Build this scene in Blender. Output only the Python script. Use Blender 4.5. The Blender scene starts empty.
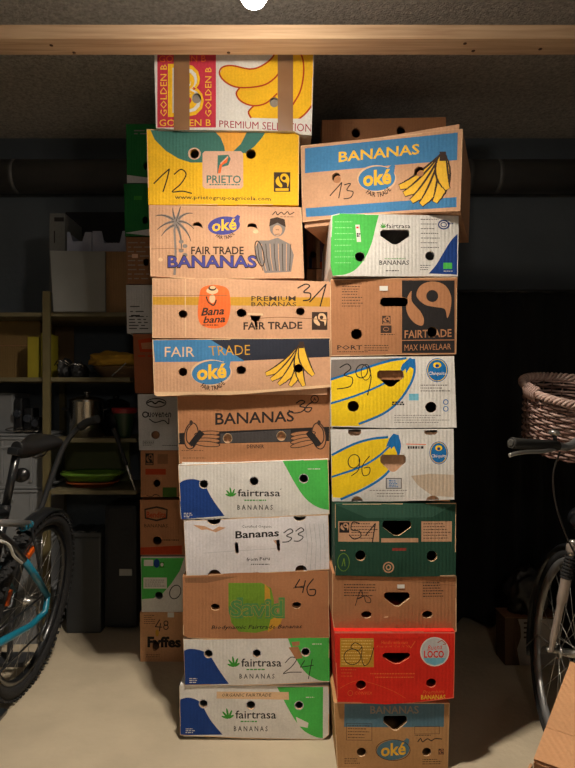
import bpy, bmesh, math, random
from mathutils import Vector as V, Matrix, noise
from mathutils.geometry import delaunay_2d_cdt
random.seed(7)
PI = math.pi
F = 575.0; CX = 288.0; CY = 400.0; CAMZ = 1.21       # focal length in px, principal column, horizon row, eye height
C = bpy.context.scene.collection

def P(px, py, D):
    return V(((px-CX)/F*D, D, CAMZ-(py-CY)/F*D))

# ------------------------------------------------------------------ materials
_m = {}
def lin(c):
    c = c/255.0
    return c/12.92 if c <= .04045 else ((c+.055)/1.055)**2.4
def M(name, rgb, rough=.75, metal=0., var=.10, scale=14., bump=.0, bscale=60., coat=0., trans=0.):
    if name in _m: return _m[name]
    m = bpy.data.materials.new(name); m.use_nodes = True
    nt = m.node_tree; b = nt.nodes['Principled BSDF']
    col = [lin(v) for v in rgb]
    tc = nt.nodes.new('ShaderNodeTexCoord')
    n = nt.nodes.new('ShaderNodeTexNoise'); n.inputs['Scale'].default_value = scale; n.inputs['Detail'].default_value = 6
    nt.links.new(tc.outputs['Object'], n.inputs['Vector'])
    r = nt.nodes.new('ShaderNodeValToRGB')
    r.color_ramp.elements[0].position = .3; r.color_ramp.elements[1].position = .7
    r.color_ramp.elements[0].color = [c*(1-var) for c in col]+[1]
    r.color_ramp.elements[1].color = [min(1, c*(1+var*.6)) for c in col]+[1]
    nt.links.new(n.outputs['Fac'], r.inputs['Fac']); nt.links.new(r.outputs['Color'], b.inputs['Base Color'])
    b.inputs['Roughness'].default_value = rough; b.inputs['Metallic'].default_value = metal
    if coat: b.inputs['Coat Weight'].default_value = coat
    if trans: b.inputs['Transmission Weight'].default_value = trans
    if bump:
        n2 = nt.nodes.new('ShaderNodeTexNoise'); n2.inputs['Scale'].default_value = bscale; n2.inputs['Detail'].default_value = 5
        nt.links.new(tc.outputs['Object'], n2.inputs['Vector'])
        bp = nt.nodes.new('ShaderNodeBump'); bp.inputs['Strength'].default_value = bump; bp.inputs['Distance'].default_value = .01
        nt.links.new(n2.outputs['Fac'], bp.inputs['Height']); nt.links.new(bp.outputs['Normal'], b.inputs['Normal'])
    _m[name] = m
    return m

def board(name, rgb, var=.12, rough=.8, flute=.25, blotch=.12):
    """printed or bare corrugated cardboard: blotches, fine fibres, flutes as a vertical wave bump"""
    if name in _m: return _m[name]
    m = bpy.data.materials.new(name); m.use_nodes = True
    nt = m.node_tree; b = nt.nodes['Principled BSDF']; L = nt.links.new
    col = [lin(v) for v in rgb]
    tc = nt.nodes.new('ShaderNodeTexCoord')
    oi = nt.nodes.new('ShaderNodeObjectInfo')
    mp = nt.nodes.new('ShaderNodeVectorMath'); mp.operation = 'MULTIPLY_ADD'
    cb = nt.nodes.new('ShaderNodeCombineXYZ')
    mu = nt.nodes.new('ShaderNodeMath'); mu.operation = 'MULTIPLY'; mu.inputs[1].default_value = 37
    L(oi.outputs['Random'], mu.inputs[0])
    for i in range(3): L(mu.outputs[0], cb.inputs[i])
    mp.inputs[1].default_value = (1, 1, 1)
    L(tc.outputs['Object'], mp.inputs[0]); L(cb.outputs[0], mp.inputs[2])
    n1 = nt.nodes.new('ShaderNodeTexNoise'); n1.inputs['Scale'].default_value = 7; n1.inputs['Detail'].default_value = 8; n1.inputs['Roughness'].default_value = .65
    n2 = nt.nodes.new('ShaderNodeTexNoise'); n2.inputs['Scale'].default_value = 160; n2.inputs['Detail'].default_value = 2
    L(mp.outputs[0], n1.inputs['Vector']); L(mp.outputs[0], n2.inputs['Vector'])
    def ramp(src, a, bb):
        r = nt.nodes.new('ShaderNodeMapRange'); r.inputs['From Min'].default_value = .3; r.inputs['From Max'].default_value = .7
        r.inputs['To Min'].default_value = a; r.inputs['To Max'].default_value = bb
        L(src, r.inputs['Value']); return r.outputs[0]
    a1 = ramp(n1.outputs['Fac'], 1-var, 1+var*.5); a2 = ramp(n2.outputs['Fac'], 1-var*.5, 1+var*.5)
    mm = nt.nodes.new('ShaderNodeMath'); mm.operation = 'MULTIPLY'; L(a1, mm.inputs[0]); L(a2, mm.inputs[1])
    mx = nt.nodes.new('ShaderNodeVectorMath'); mx.operation = 'SCALE'; mx.inputs[0].default_value = col
    L(mm.outputs[0], mx.inputs['Scale']); L(mx.outputs[0], b.inputs['Base Color'])
    b.inputs['Roughness'].default_value = rough; b.inputs['Specular IOR Level'].default_value = .3
    if flute:
        w = nt.nodes.new('ShaderNodeTexWave'); w.inputs['Scale'].default_value = 26; w.inputs['Distortion'].default_value = .6
        L(tc.outputs['Object'], w.inputs['Vector'])
        bp = nt.nodes.new('ShaderNodeBump'); bp.inputs['Strength'].default_value = flute; bp.inputs['Distance'].default_value = .002
        L(w.outputs['Fac'], bp.inputs['Height'])
        b2 = nt.nodes.new('ShaderNodeBump'); b2.inputs['Strength'].default_value = .5; b2.inputs['Distance'].default_value = .012
        L(n1.outputs['Fac'], b2.inputs['Height']); L(bp.outputs['Normal'], b2.inputs['Normal']); L(b2.outputs['Normal'], b.inputs['Normal'])
    _m[name] = m
    return m

# ------------------------------------------------------------------ mesh builder
class MB:
    def __init__(s): s.v = []; s.f = []; s.mi = []; s.sm = []; s.mats = []
    def m(s, mat):
        if mat not in s.mats: s.mats.append(mat)
        return s.mats.index(mat)
    def face(s, idx, mat, smooth=False): s.f.append(idx); s.mi.append(s.m(mat)); s.sm.append(smooth)
    def poly(s, pts, mat, smooth=False):
        b = len(s.v); s.v += [V(p) for p in pts]; s.face(list(range(b, b+len(pts))), mat, smooth)
    def box(s, a, b, mat, bev=0., rot=None, piv=None):
        """axis box between corners a and b, optional bevelled edges"""
        bm = bmesh.new(); a = V(a); b = V(b)
        r = bmesh.ops.create_cube(bm, size=1)
        c = (a+b)/2; d = b-a
        for v in bm.verts: v.co = V((v.co.x*d.x, v.co.y*d.y, v.co.z*d.z))+c
        if bev: bmesh.ops.bevel(bm, geom=bm.edges[:], offset=bev, segments=2, affect='EDGES', profile=.6)
        if rot is not None:
            pv = V(piv) if piv is not None else c
            for v in bm.verts: v.co = rot @ (v.co-pv)+pv
        s.add_bm(bm, mat)
    def add_bm(s, bm, mat, smooth=False):
        o = len(s.v); bm.verts.index_update()
        s.v += [v.co.copy() for v in bm.verts]
        for f in bm.faces: s.face([o+v.index for v in f.verts], mat, smooth)
        bm.free()
    def prism(s, pts, d, mat):
        """closed polygon pts extruded by vector d"""
        d = V(d); n = len(pts); o = len(s.v)
        s.v += [V(p) for p in pts]+[V(p)+d for p in pts]
        s.face(list(range(o, o+n))[::-1], mat); s.face(list(range(o+n, o+2*n)), mat)
        for i in range(n):
            j = (i+1) % n; s.face([o+i, o+j, o+n+j, o+n+i], mat)
    def tube(s, pts, r, mat, n=10, closed=False, cap=True):
        pts = [V(p) for p in pts]; k = len(pts)
        rr = r if isinstance(r, (list, tuple)) else [r]*k
        T = []
        for i in range(k):
            a = pts[(i-1) % k] if (closed or i) else pts[0]; b = pts[(i+1) % k] if (closed or i < k-1) else pts[-1]
            t = (b-a); T.append(t.normalized() if t.length > 1e-9 else V((0, 0, 1)))
        up = V((0, 0, 1)) if abs(T[0].z) < .9 else V((1, 0, 0))
        nrm = (up-T[0]*up.dot(T[0])).normalized(); o = len(s.v)
        for i in range(k):
            nrm = nrm-T[i]*nrm.dot(T[i])
            nrm = nrm.normalized() if nrm.length > 1e-6 else T[i].orthogonal().normalized()
            bi = T[i].cross(nrm)
            for j in range(n):
                a = 2*PI*j/n; s.v.append(pts[i]+(nrm*math.cos(a)+bi*math.sin(a))*rr[i])
        for i in range(k if closed else k-1):
            i2 = (i+1) % k
            for j in range(n):
                j2 = (j+1) % n
                s.face([o+i*n+j, o+i*n+j2, o+i2*n+j2, o+i2*n+j], mat, True)
        if cap and not closed:
            s.face([o+j for j in range(n)][::-1], mat); s.face([o+(k-1)*n+j for j in range(n)], mat)
    def lathe(s, prof, c, mat, n=32, axis='z', smooth=True):
        """prof: list of (radius, height) about c"""
        c = V(c); o = len(s.v)
        for (r, h) in prof:
            for j in range(n):
                a = 2*PI*j/n; x, y = r*math.cos(a), r*math.sin(a)
                s.v.append(c+(V((x, y, h)) if axis == 'z' else V((h, x, y)) if axis == 'x' else V((x, h, y))))
        for i in range(len(prof)-1):
            for j in range(n):
                j2 = (j+1) % n; s.face([o+i*n+j, o+i*n+j2, o+(i+1)*n+j2, o+(i+1)*n+j], mat, smooth)
    def build(s, name, parent=None, loc=None):
        me = bpy.data.meshes.new(name)
        me.from_pydata([tuple(v) for v in s.v], [], s.f)
        for mt in s.mats: me.materials.append(mt)
        me.polygons.foreach_set('material_index', s.mi); me.polygons.foreach_set('use_smooth', s.sm)
        bm = bmesh.new(); bm.from_mesh(me); bmesh.ops.recalc_face_normals(bm, faces=bm.faces); bm.to_mesh(me); bm.free()
        me.update()
        o = bpy.data.objects.new(name, me); C.objects.link(o)
        if parent: o.parent = parent
        if loc is not None: o.location = loc
        return o

def smooth(pts, k=6, closed=False):
    pts = [V(p) for p in pts]; n = len(pts); out = []
    rng = range(n) if closed else range(n-1)
    for i in rng:
        p0 = pts[(i-1) % n] if (closed or i) else pts[0]; p1 = pts[i]; p2 = pts[(i+1) % n]
        p3 = pts[(i+2) % n] if (closed or i+2 < n) else pts[-1]
        for j in range(k):
            t = j/k
            out.append(.5*((2*p1)+(p2-p0)*t+(2*p0-5*p1+4*p2-p3)*t*t+(3*p1-p0-3*p2+p3)*t**3))
    if not closed: out.append(pts[-1])
    return out

def tag(o, label=None, cat=None, group=None, kind=None):
    if label: o['label'] = label
    if cat: o['category'] = cat
    if group: o['group'] = group
    if kind: o['kind'] = kind
    return o
def thing(name, loc, label, cat, rz=0, group=None):
    o = bpy.data.objects.new(name, None); C.objects.link(o); o.empty_display_size = .1
    o.location = loc; o.rotation_euler = (0, 0, rz)
    return tag(o, label, cat, group)

# ------------------------------------------------------------------ lettering outlines
_t = {}
def text_tris(body, bold=0., shear=0., res=2):
    key = (body, bold, shear, res)
    if key in _t: return _t[key]
    c = bpy.data.curves.new('lettering', 'FONT'); c.body = body; c.offset = bold; c.shear = shear; c.resolution_u = res
    c.fill_mode = 'FRONT'
    o = bpy.data.objects.new('lettering', c); me = o.to_mesh()
    vs = [(v.co.x, v.co.y) for v in me.vertices]; fs = [list(p.vertices) for p in me.polygons]
    o.to_mesh_clear(); bpy.data.objects.remove(o); bpy.data.curves.remove(c)
    x0 = min(v[0] for v in vs); x1 = max(v[0] for v in vs); y0 = min(v[1] for v in vs); y1 = max(v[1] for v in vs)
    vs = [((x-x0)/(x1-x0), (y-y0)/max(1e-6, y1-y0)) for x, y in vs]
    _t[key] = (vs, fs); return _t[key]

class Card:
    """artwork of a carton front, drawn in the coordinates of one measured view (origin, scale)"""
    def __init__(s, ox, oy, sc): s.o = (ox, oy, sc); s.items = []; s.holes = []; s.out = None
    def c(s, p): return (s.o[0]+p[0]/s.o[2], s.o[1]+p[1]/s.o[2])
    def outline(s, *pts): s.out = [s.c(p) for p in pts]
    def poly(s, pts, mat, sm=False):
        if sm: pts = [(q.x, q.y) for q in smooth([(a, b, 0) for a, b in pts], 5, True)]
        s.items.append(([[s.c(p) for p in pts]], mat))
    def rect(s, x0, y0, x1, y1, mat): s.poly([(x0, y0), (x1, y0), (x1, y1), (x0, y1)], mat)
    def epts(s, cx, cy, rx, ry, n=24, rot=0):
        a = math.radians(rot)
        return [(cx+rx*math.cos(t)*math.cos(a)-ry*math.sin(t)*math.sin(a), cy+rx*math.cos(t)*math.sin(a)+ry*math.sin(t)*math.cos(a)) for t in [2*PI*i/n for i in range(n)]]
    def ell(s, cx, cy, rx, ry, mat, rot=0, n=24): s.poly(s.epts(cx, cy, rx, ry, n, rot), mat)
    def ring(s, cx, cy, rx, ry, w, mat, rot=0):
        p = s.epts(cx, cy, rx, ry, 24, rot); s.stroke(p+[p[0]], w, mat)
    def stroke(s, pts, w, mat, sm=False, w2=None):
        if sm: pts = [(q.x, q.y) for q in smooth([(a, b, 0) for a, b in pts], 4)]
        n = len(pts); q = []
        for i in range(n-1):
            (x0, y0), (x1, y1) = pts[i], pts[i+1]
            l = math.hypot(x1-x0, y1-y0)
            if l < 1e-6: continue
            if w2 is None: wa = wb = w/2
            else:
                wa = (w+(w2-w)*i/(n-1))/2; wb = (w+(w2-w)*(i+1)/(n-1))/2
            e = .15*w/l; dx, dy = (x1-x0), (y1-y0); nx, ny = -dy/l, dx/l
            x0 -= dx*e; y0 -= dy*e; x1 += dx*e; y1 += dy*e
            q.append([s.c(p) for p in ((x0+nx*wa, y0+ny*wa), (x1+nx*wb, y1+ny*wb), (x1-nx*wb, y1-ny*wb), (x0-nx*wa, y0-ny*wa))])
        s.items.append((q, mat))
    def text(s, body, box, mat, bold=.02, shear=0, rot=0, res=None):
        """box = (x0,y0,x1,y1) or four corners TL,TR,BR,BL"""
        if len(box) == 4 and not isinstance(box[0], tuple):
            x0, y0, x1, y1 = box; box = [(x0, y0), (x1, y0), (x1, y1), (x0, y1)]
        if rot == 90: box = [box[3], box[0], box[1], box[2]]     # reads upwards
        h = abs(box[3][1]-box[0][1])/s.o[2]
        bold *= .5 if h < 14 else .75
        if res is None: res = 1 if h < 6 else 2 if h < 12 else 3
        vs, fs = text_tris(body, bold, shear, res)
        def mp(u, v):
            v = 1-v
            a = [box[0][i]*(1-u)+box[1][i]*u for i in (0, 1)]; b = [box[3][i]*(1-u)+box[2][i]*u for i in (0, 1)]
            return s.c((a[0]*(1-v)+b[0]*v, a[1]*(1-v)+b[1]*v))
        pv = [mp(*v) for v in vs]
        s.items.append(([[pv[i] for i in f] for f in fs], mat))
    def arc(s, body, cx, cy, r, a0, a1, h, mat, bold=.02, ky=1.):
        """lettering along an arc below the centre, angles in degrees from straight down"""
        vs, fs = text_tris(body, bold, 0, 1)
        def mp(u, v):
            a = math.radians(a0+(a1-a0)*u); R = r+h*(1-v)
            return s.c((cx+R*math.sin(a), cy+R*math.cos(a)*ky))
        pv = [mp(*v) for v in vs]
        s.items.append(([[pv[i] for i in f] for f in fs], mat))
    def fine(s, x0, y0, x1, rows, step, mat, h=2., seed=1):
        """rows of print too small to read: a dash per word"""
        r = random.Random(seed); q = []
        for k in range(rows):
            x = x0; y = y0+k*step; xe = x1-(x1-x0)*.35*r.random()
            while x < xe:
                w = r.uniform(3, 11); w = min(w, xe-x)
                if w > 1: q.append([s.c(p) for p in ((x, y), (x+w, y), (x+w, y+h), (x, y+h))])
                x += w+2.5
        s.items.append((q, mat))
    def hole(s, cx, cy, rx, ry, n=16): s.holes.append([s.c(p) for p in s.epts(cx, cy, rx, ry, n)])
    def holep(s, pts): s.holes.append([s.c(p) for p in pts])
    def handhole(s, cx, cy, w, h):
        """the wide grip opening: flat top, bottom running to a blunt point"""
        x0, x1 = cx-w/2, cx+w/2; y0, y1 = cy-h/2, cy+h/2
        s.holep([(x0+w*.08, y0), (x1-w*.08, y0), (x1, y0+h*.14), (x1, y0+h*.42), (cx+w*.12, y1-h*.05), (cx+w*.04, y1), (cx-w*.04, y1), (cx-w*.12, y1-h*.05), (x0, y0+h*.42), (x0, y0+h*.14)])

def area(p): return .5*sum(p[i][0]*p[(i+1) % len(p)][1]-p[(i+1) % len(p)][0]*p[i][1] for i in range(len(p)))

def inside(p, poly):
    x, y = p; c = False; n = len(poly)
    for i in range(n):
        x0, y0 = poly[i]; x1, y1 = poly[(i+1) % n]
        if (y0 > y) != (y1 > y) and x < (x1-x0)*(y-y0)/(y1-y0)+x0: c = not c
    return c

def panel(mb, out, holes, items, base, y, fn, grid=.045):
    """planar partition of a face into its printed regions, openings cut through"""
    S = 10.
    vs = []; es = []; regs = []
    def add(pl, mat, layer):
        if abs(area(pl)) < 2e-8 and layer > 0: return
        o = len(vs); n = len(pl); vs.extend(V((p[0]*S, p[1]*S)) for p in pl)
        es.extend((o+i, o+(i+1) % n) for i in range(n))
        regs.append((layer, mat, pl, min(p[0] for p in pl), max(p[0] for p in pl), min(p[1] for p in pl), max(p[1] for p in pl)))
    add(out, base, 0)
    for k, (pl, mat) in enumerate(items):
        for q in pl: add(q, mat, k+1)
    for h in holes: add(h, None, 9999)
    regs.sort(key=lambda r: -r[0])
    xs = [p[0] for p in out]; zs = [p[1] for p in out]
    nx = max(2, int((max(xs)-min(xs))/grid)); nz = max(2, int((max(zs)-min(zs))/grid))
    for i in range(1, nx):
        for j in range(1, nz):
            vs.append(V(((min(xs)+(max(xs)-min(xs))*i/nx)*S, (min(zs)+(max(zs)-min(zs))*j/nz)*S)))
    r = delaunay_2d_cdt(vs, es, [], 0, 1e-4, False)
    pv = [(v.x/S, v.y/S) for v in r[0]]
    o = len(mb.v); mb.v += [fn(p[0], y, p[1]) for p in pv]
    cell = .02; bk = {}
    for q in regs:
        for i in range(int(q[3]//cell), int(q[4]//cell)+1):
            for j in range(int(q[5]//cell), int(q[6]//cell)+1): bk.setdefault((i, j), []).append(q)
    for f in r[2]:
        c = (sum(pv[i][0] for i in f)/3, sum(pv[i][1] for i in f)/3)
        if not inside(c, out): continue
        for q in bk.get((int(c[0]//cell), int(c[1]//cell)), ()):
            if q[3] <= c[0] <= q[4] and q[5] <= c[1] <= q[6] and inside(c, q[2]):
                if q[0] != 9999: mb.face([o+i for i in f], q[1])
                break

def carton(card, DL, DR=None, depth=.40, base=None, inner=None, edge=None, label='', cat='box', group=None,
           bulge=.003, cut_inner=True, shift=(0, 0), tape=None, name='banana_box', stickers=(), moves=None, lift=0.):
    """telescoping banana carton: printed lid with real openings over an inner tray"""
    DR = DR or DL
    px0 = min(p[0] for p in card.out); px1 = max(p[0] for p in card.out)
    A = V(((px0-CX)/F*DL, DL)); B = V(((px1-CX)/F*DR, DR)); u = (B-A).normalized(); nb = V((-u.y, u.x)); mid = (A+B)/2
    def loc(p):
        k = (p[0]-CX)/F                                     # X = k D ; (kD,D) = A + u t
        t = (A.x-k*A.y)/(k*u.y-u.x); q = A+u*t
        return ((q-mid).dot(u), CAMZ-(p[1]-CY)/F*q.y)
    out = [loc(p) for p in card.out]; z0 = min(p[1] for p in out)
    if abs(z0) < .012: z0 = 0.
    out = [(x, max(0, z-z0)) for x, z in out]
    if area(out) < 0: out = out[::-1]
    tr = lambda pl: [(lambda q: (q[0], q[1]-z0))(loc(p)) for p in pl]
    items = [([tr(q) for q in pl], mat) for pl, mat in card.items]; holes = [tr(h) for h in card.holes]
    W = max(p[0] for p in out)-min(p[0] for p in out); H = max(p[1] for p in out)
    c0 = mid+nb*(depth/2)
    root = thing(name, (c0.x, c0.y, z0), label, cat, math.atan2(u.y, u.x), group)
    def fn(x, y, z):
        b = bulge*math.sin(PI*min(1, max(0, x/W+.5)))*math.sin(PI*min(1, max(0, z/H)))
        b += .0016*noise.noise(V((x*9+c0.x*31, z*9, z0*7)))*(1 if 0.01 < z < H-.01 else 0)
        return V((x, y-b, z))
    yf = -depth/2; yb = depth/2
    # worn light edges
    if edge:
        st = []; r = random.Random(int(z0*1000)+int(W*1000)); n = len(out)
        for i in range(n):
            a, b = out[i], out[(i+1) % n]; l = math.hypot(b[0]-a[0], b[1]-a[1])
            if l < .02: continue
            t = 0
            nx, nz = -(b[1]-a[1])/l, (b[0]-a[0])/l
            while t < 1:
                dt = r.uniform(.03, .09)/l*2; t2 = min(1, t+dt); w1 = r.uniform(.0006, .0035); w2 = r.uniform(.0006, .0035)
                if r.random() < .8:
                    p = (a[0]+(b[0]-a[0])*t, a[1]+(b[1]-a[1])*t); q = (a[0]+(b[0]-a[0])*t2, a[1]+(b[1]-a[1])*t2)
                    st.append([p, q, (q[0]+nx*w2, q[1]+nz*w2), (p[0]+nx*w1, p[1]+nz*w1)])
                t = t2
        items.append((st, edge))
    mb = MB(); panel(mb, out, holes, items, base, yf, fn)
    n = len(out); back = [(min(p[0] for p in out), 0), (max(p[0] for p in out), 0), (max(p[0] for p in out), H), (min(p[0] for p in out), H)]
    for i in range(n):
        a, b = out[i], out[(i+1) % n]
        mb.poly([(a[0], yf, a[1]), (b[0], yf, b[1]), (b[0], yb, max(lift, b[1])), (a[0], yb, max(lift, a[1]))], base)
    mb.poly([(p[0], yb, max(lift, p[1])) for p in out], base)
    em = edge or base
    for h in holes:                                           # board thickness round each opening
        for i in range(len(h)):
            a, b = h[i], h[(i+1) % len(h)]
            if inside(a, out) and inside(b, out):
                mb.poly([fn(a[0], yf, a[1]), fn(b[0], yf, b[1]), fn(b[0], yf+.006, b[1]), fn(a[0], yf+.006, a[1])], em)
    mb.build('lid', root)
    # inner tray
    im = inner or base
    it = MB(); i0 = -W/2+.012; i1 = W/2-.012; zt = H-.012; zb = max(.006, lift); y1 = yf+.011; y2 = yb-.01
    xo = (max(p[0] for p in out)+min(p[0] for p in out))/2; i0 += xo; i1 += xo
    ih = []; moves = moves or {}
    for k, h in enumerate(holes if cut_inner else []):
        d = moves.get(k, shift)
        if d: ih.append([(p[0]+d[0], p[1]+d[1]) for p in h])
    panel(it, [(i0, zb), (i1, zb), (i1, zt), (i0, zt)], ih, [], im, y1, lambda x, y, z: V((x, y, z)), .2)
    it.poly([(i0, y2, zb), (i0, y2, zt), (i1, y2, zt), (i1, y2, zb)], im)
    it.poly([(i0, y1, zb), (i0, y2, zb), (i1, y2, zb), (i1, y1, zb)], im)
    it.poly([(i0, y1, zb), (i0, y1, zt), (i0, y2, zt), (i0, y2, zb)], im)
    it.poly([(i1, y1, zb), (i1, y1, zt), (i1, y2, zt), (i1, y2, zb)], im)
    it.build('inner_tray', root)
    def patch(x0, y0, x1, y1, mat, nm, off=.0015, wrap=0):
        q = tr([(x0, y0), (x1, y0), (x1, y1), (x0, y1)]); t = MB(); nn = 8
        fr = []
        for k in range(nn+1):
            s = k/nn
            l = (q[0][0]*(1-s)+q[3][0]*s, q[0][1]*(1-s)+q[3][1]*s); rr = (q[1][0]*(1-s)+q[2][0]*s, q[1][1]*(1-s)+q[2][1]*s)
            fr.append((fn(l[0], yf-off, l[1]), fn(rr[0], yf-off, rr[1])))
        for k in range(nn): t.poly([fr[k][0], fr[k+1][0], fr[k+1][1], fr[k][1]], mat)
        if wrap:
            a, b = fr[0]; t.poly([a, b, (b.x, yf+wrap, H+.001), (a.x, yf+wrap, H+.001)], mat)
        return t.build(nm, root)
    for (x0, y0, x1, y1, mat) in (tape or ()): patch(x0, y0, x1, y1, mat, 'packing_tape', .0025)
    for (x0, y0, x1, y1, mat, lb) in stickers: patch(*(card.c((x0, y0))+card.c((x1, y1))), mat, 'sticker', .0018)['label'] = lb
    return root
# ------------------------------------------------------------------ card colours
K = board('kraft_board', (203, 152, 110)); K2 = board('kraft_board_brown', (176, 122, 84)); K3 = board('kraft_board_pink', (206, 160, 126))
KD = board('kraft_board_dark', (140, 98, 68)); EDGE = board('raw_board_edge', (226, 190, 150), flute=0)
WH = board('white_printed_board', (222, 219, 214)); WG = board('grey_white_board', (196, 196, 200)); GREY = board('grey_board', (150, 138, 126))
YEL = board('yellow_print', (238, 186, 36)); BAN = board('banana_yellow_print', (240, 190, 60)); CYEL = board('bright_yellow_print', (245, 208, 30))
BLK = board('black_print', (34, 30, 30), flute=.1); DK = board('dark_brown_print', (62, 46, 38), flute=.1); INK = board('marker_ink', (28, 24, 26), flute=0)
NAVY = board('navy_print', (52, 66, 120)); BLUE = board('blue_print', (66, 128, 178)); BLU2 = board('deep_blue_print', (24, 62, 135)); CBL = board('bright_blue_print', (20, 110, 180))
GRN = board('green_print', (78, 190, 84)); GRD = board('leaf_green_print', (60, 150, 50)); TEAL = board('teal_print', (66, 118, 108)); DGR = board('dark_green_print', (34, 74, 58))
RED = board('red_print', (226, 44, 28)); RPK = board('rose_red_print', (196, 52, 72)); MAR = board('maroon_print', (160, 40, 60)); ORG = board('orange_print', (235, 110, 50)); RBR = board('red_brown_print', (178, 62, 24))
PIN = board('pink_label', (222, 178, 152), flute=.1); LGR = board('grey_print', (130, 122, 118)); LB = board('sky_blue_print', (120, 190, 215)); SLATE = board('slate_print', (70, 66, 66))
DVG = board('olive_green_print', (112, 150, 44)); DVD = board('mid_green_print', (84, 140, 78)); OKR = board('ochre_print', (200, 150, 50))
TAPE = M('brown_tape', (140, 102, 70), .35, var=.1, coat=.3); PAPER = M('paper_label', (225, 222, 215), .6)
B3GREEN = board('back_green_print', (26, 110, 52)); STRIPEBLUE = board('stripe_blue', (30, 48, 96))  # second colour: dark blue of a narrow stripe printed on one back carton

def fairtrade_mark(c, x0, y0, x1, y1, dark=BLK, light=K, base=True):
    w = x1-x0; h = y1-y0
    c.rect(x0, y0, x1, y1, dark)
    g = lambda u, v: (x0+w*u, y0+h*v)
    if base: c.rect(x0+w*.1, y0+h*.82, x1-w*.1, y0+h*.95, light)
    c.poly([g(*p) for p in ((.52, .08), (.78, .10), (.93, .30), (.92, .55), (.84, .78), (.78, .55), (.6, .50), (.44, .40), (.40, .22))], light, True)
    c.ell(x0+w*.62, y0+h*.30, w*.12, h*.10, dark)
    c.poly([g(*p) for p in ((.28, .22), (.36, .45), (.50, .62), (.50, .76), (.36, .74), (.16, .60), (.12, .40))], light, True)

def oke(c, cx, cy, w, h, blue=BLUE, yel=BAN, under=True, rim=None, dark=DK):
    if rim: c.ell(cx, cy, w*.53, h*.55, rim)
    c.ell(cx, cy, w*.5, h*.5, blue, -6)
    c.poly([(cx+w*.30, cy-h*.42), (cx+w*.42, cy-h*.60), (cx+w*.50, cy-h*.52), (cx+w*.46, cy-h*.2)], blue)
    c.text('oké', [(cx-w*.37, cy-h*.30), (cx+w*.39, cy-h*.42), (cx+w*.39, cy+h*.22), (cx-w*.37, cy+h*.34)], yel, .05)
    if under: c.arc('FAIR TRADE', cx, cy, h*.55, -38, 52, h*.20, dark, .02, 1.0)

def hand_of_bananas(c, stem, tips, w, ol=DK, fill=BAN, bow=.22):
    """bananas hanging from one stem: each a bowed outlined stroke, tapering to its tip"""
    sx, sy = stem
    for pas in (0, 1):
        for k, (tx, ty) in enumerate(tips):
            dx, dy = tx-sx, ty-sy; l = math.hypot(dx, dy)
            mx, my = sx+dx*.5-dy*bow*(1 if dx < 0 else -1)*-1, sy+dy*.5+dx*bow*(1 if dx < 0 else -1)*-1
            pts = []
            for i in range(9):
                t = i/8; pts.append(((1-t)**2*sx+2*t*(1-t)*mx+t*t*tx, (1-t)**2*sy+2*t*(1-t)*my+t*t*ty))
            ww = [w*(.35+1.0*math.sin(PI*min(1, .12+.80*i/8))) for i in range(9)]
            for mat, e in ((ol, 1.0), (fill, .72)):
                if pas == 0 and mat is fill: continue
                for i in range(8):
                    c.stroke(pts[i:i+2], ww[i]*e, mat, w2=ww[i+1]*e) if not (pas == 1 and mat is ol) else c.stroke(pts[i:i+2], ww[i]*e, mat, w2=ww[i+1]*e)
    c.stroke([(sx, sy-w*.35), (sx, sy+w*.35)], w*.6, ol)

def leaf_hand(c, cx, cy, s, mat=GRD):
    for a, l in ((-160, .8), (-130, 1.), (-100, 1.15), (-68, 1.), (-35, .7)):
        r = math.radians(a); c.poly(c.epts(cx+math.cos(r)*s*.5*l, cy+math.sin(r)*s*.5*l, s*.5*l, s*.12, 10, a), mat)

def fairtrasa(c, x, y, w, h, sub, leaf=True, seed=1):
    """leaf, word mark and the two lines under it; (x,y) left-top of the word"""
    if leaf: leaf_hand(c, x-h*.85, y+h*1.0, h*1.15)
    c.text('fairtrasa', (x, y, x+w, y+h), BLK, .02)
    x0, y0, x1, y1 = sub
    c.fine(x0+(x1-x0)*.2, y0-(y1-y0)*1.0, x1-(x1-x0)*.1, 1, 5, GRD, (y1-y0)*.25, seed)
    c.text('B A N A N A S', (x0, y0, x1, y1), BLK, .02)

LG = 'banana boxes in the left front stack'; RG = 'banana boxes in the right front stack'; BG = 'banana boxes in the stack behind on the left'
DL0 = 2.04
# ================================================================== LEFT STACK
# L1 red and white, big yellow bananas
c = Card(0, 0, 1)
c.outline((154, 44), (314, 46), (311.5, 135.5), (299, 134), (294, 131), (190, 130), (156, 128))
c.rect(157.3, 44, 216, 127.6, RPK)
c.text('B', (168, 64, 204, 117), YEL, .06); c.text('B', (172.5, 68, 201, 113), WH, .0); c.text('B', (177, 72, 197.5, 110), YEL, -.015)
c.text('GOLDEN B', (159, 55.5, 206, 62.3), ORG, .01); c.text('GOLDEN B', (159.3, 119.4, 211, 126.2), BAN, .015)
c.text('GOLDEN B', (160.3, 64.5, 167, 116.5), BAN, .01, rot=90); c.text('GOLDEN B', (205.2, 67.5, 211.6, 117), BAN, .01, rot=90)
yb_ = [(276, 44), (313.8, 44), (312.4, 104), (306, 113), (299, 119), (285, 119), (250, 118), (248.5, 112), (253, 106.5), (241, 101.5), (236.3, 94), (239, 88.5), (227, 83.5), (219.7, 75), (222, 68), (232, 66), (250, 69.5), (262, 66), (272, 58)]
c.poly(yb_, YEL)
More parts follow.
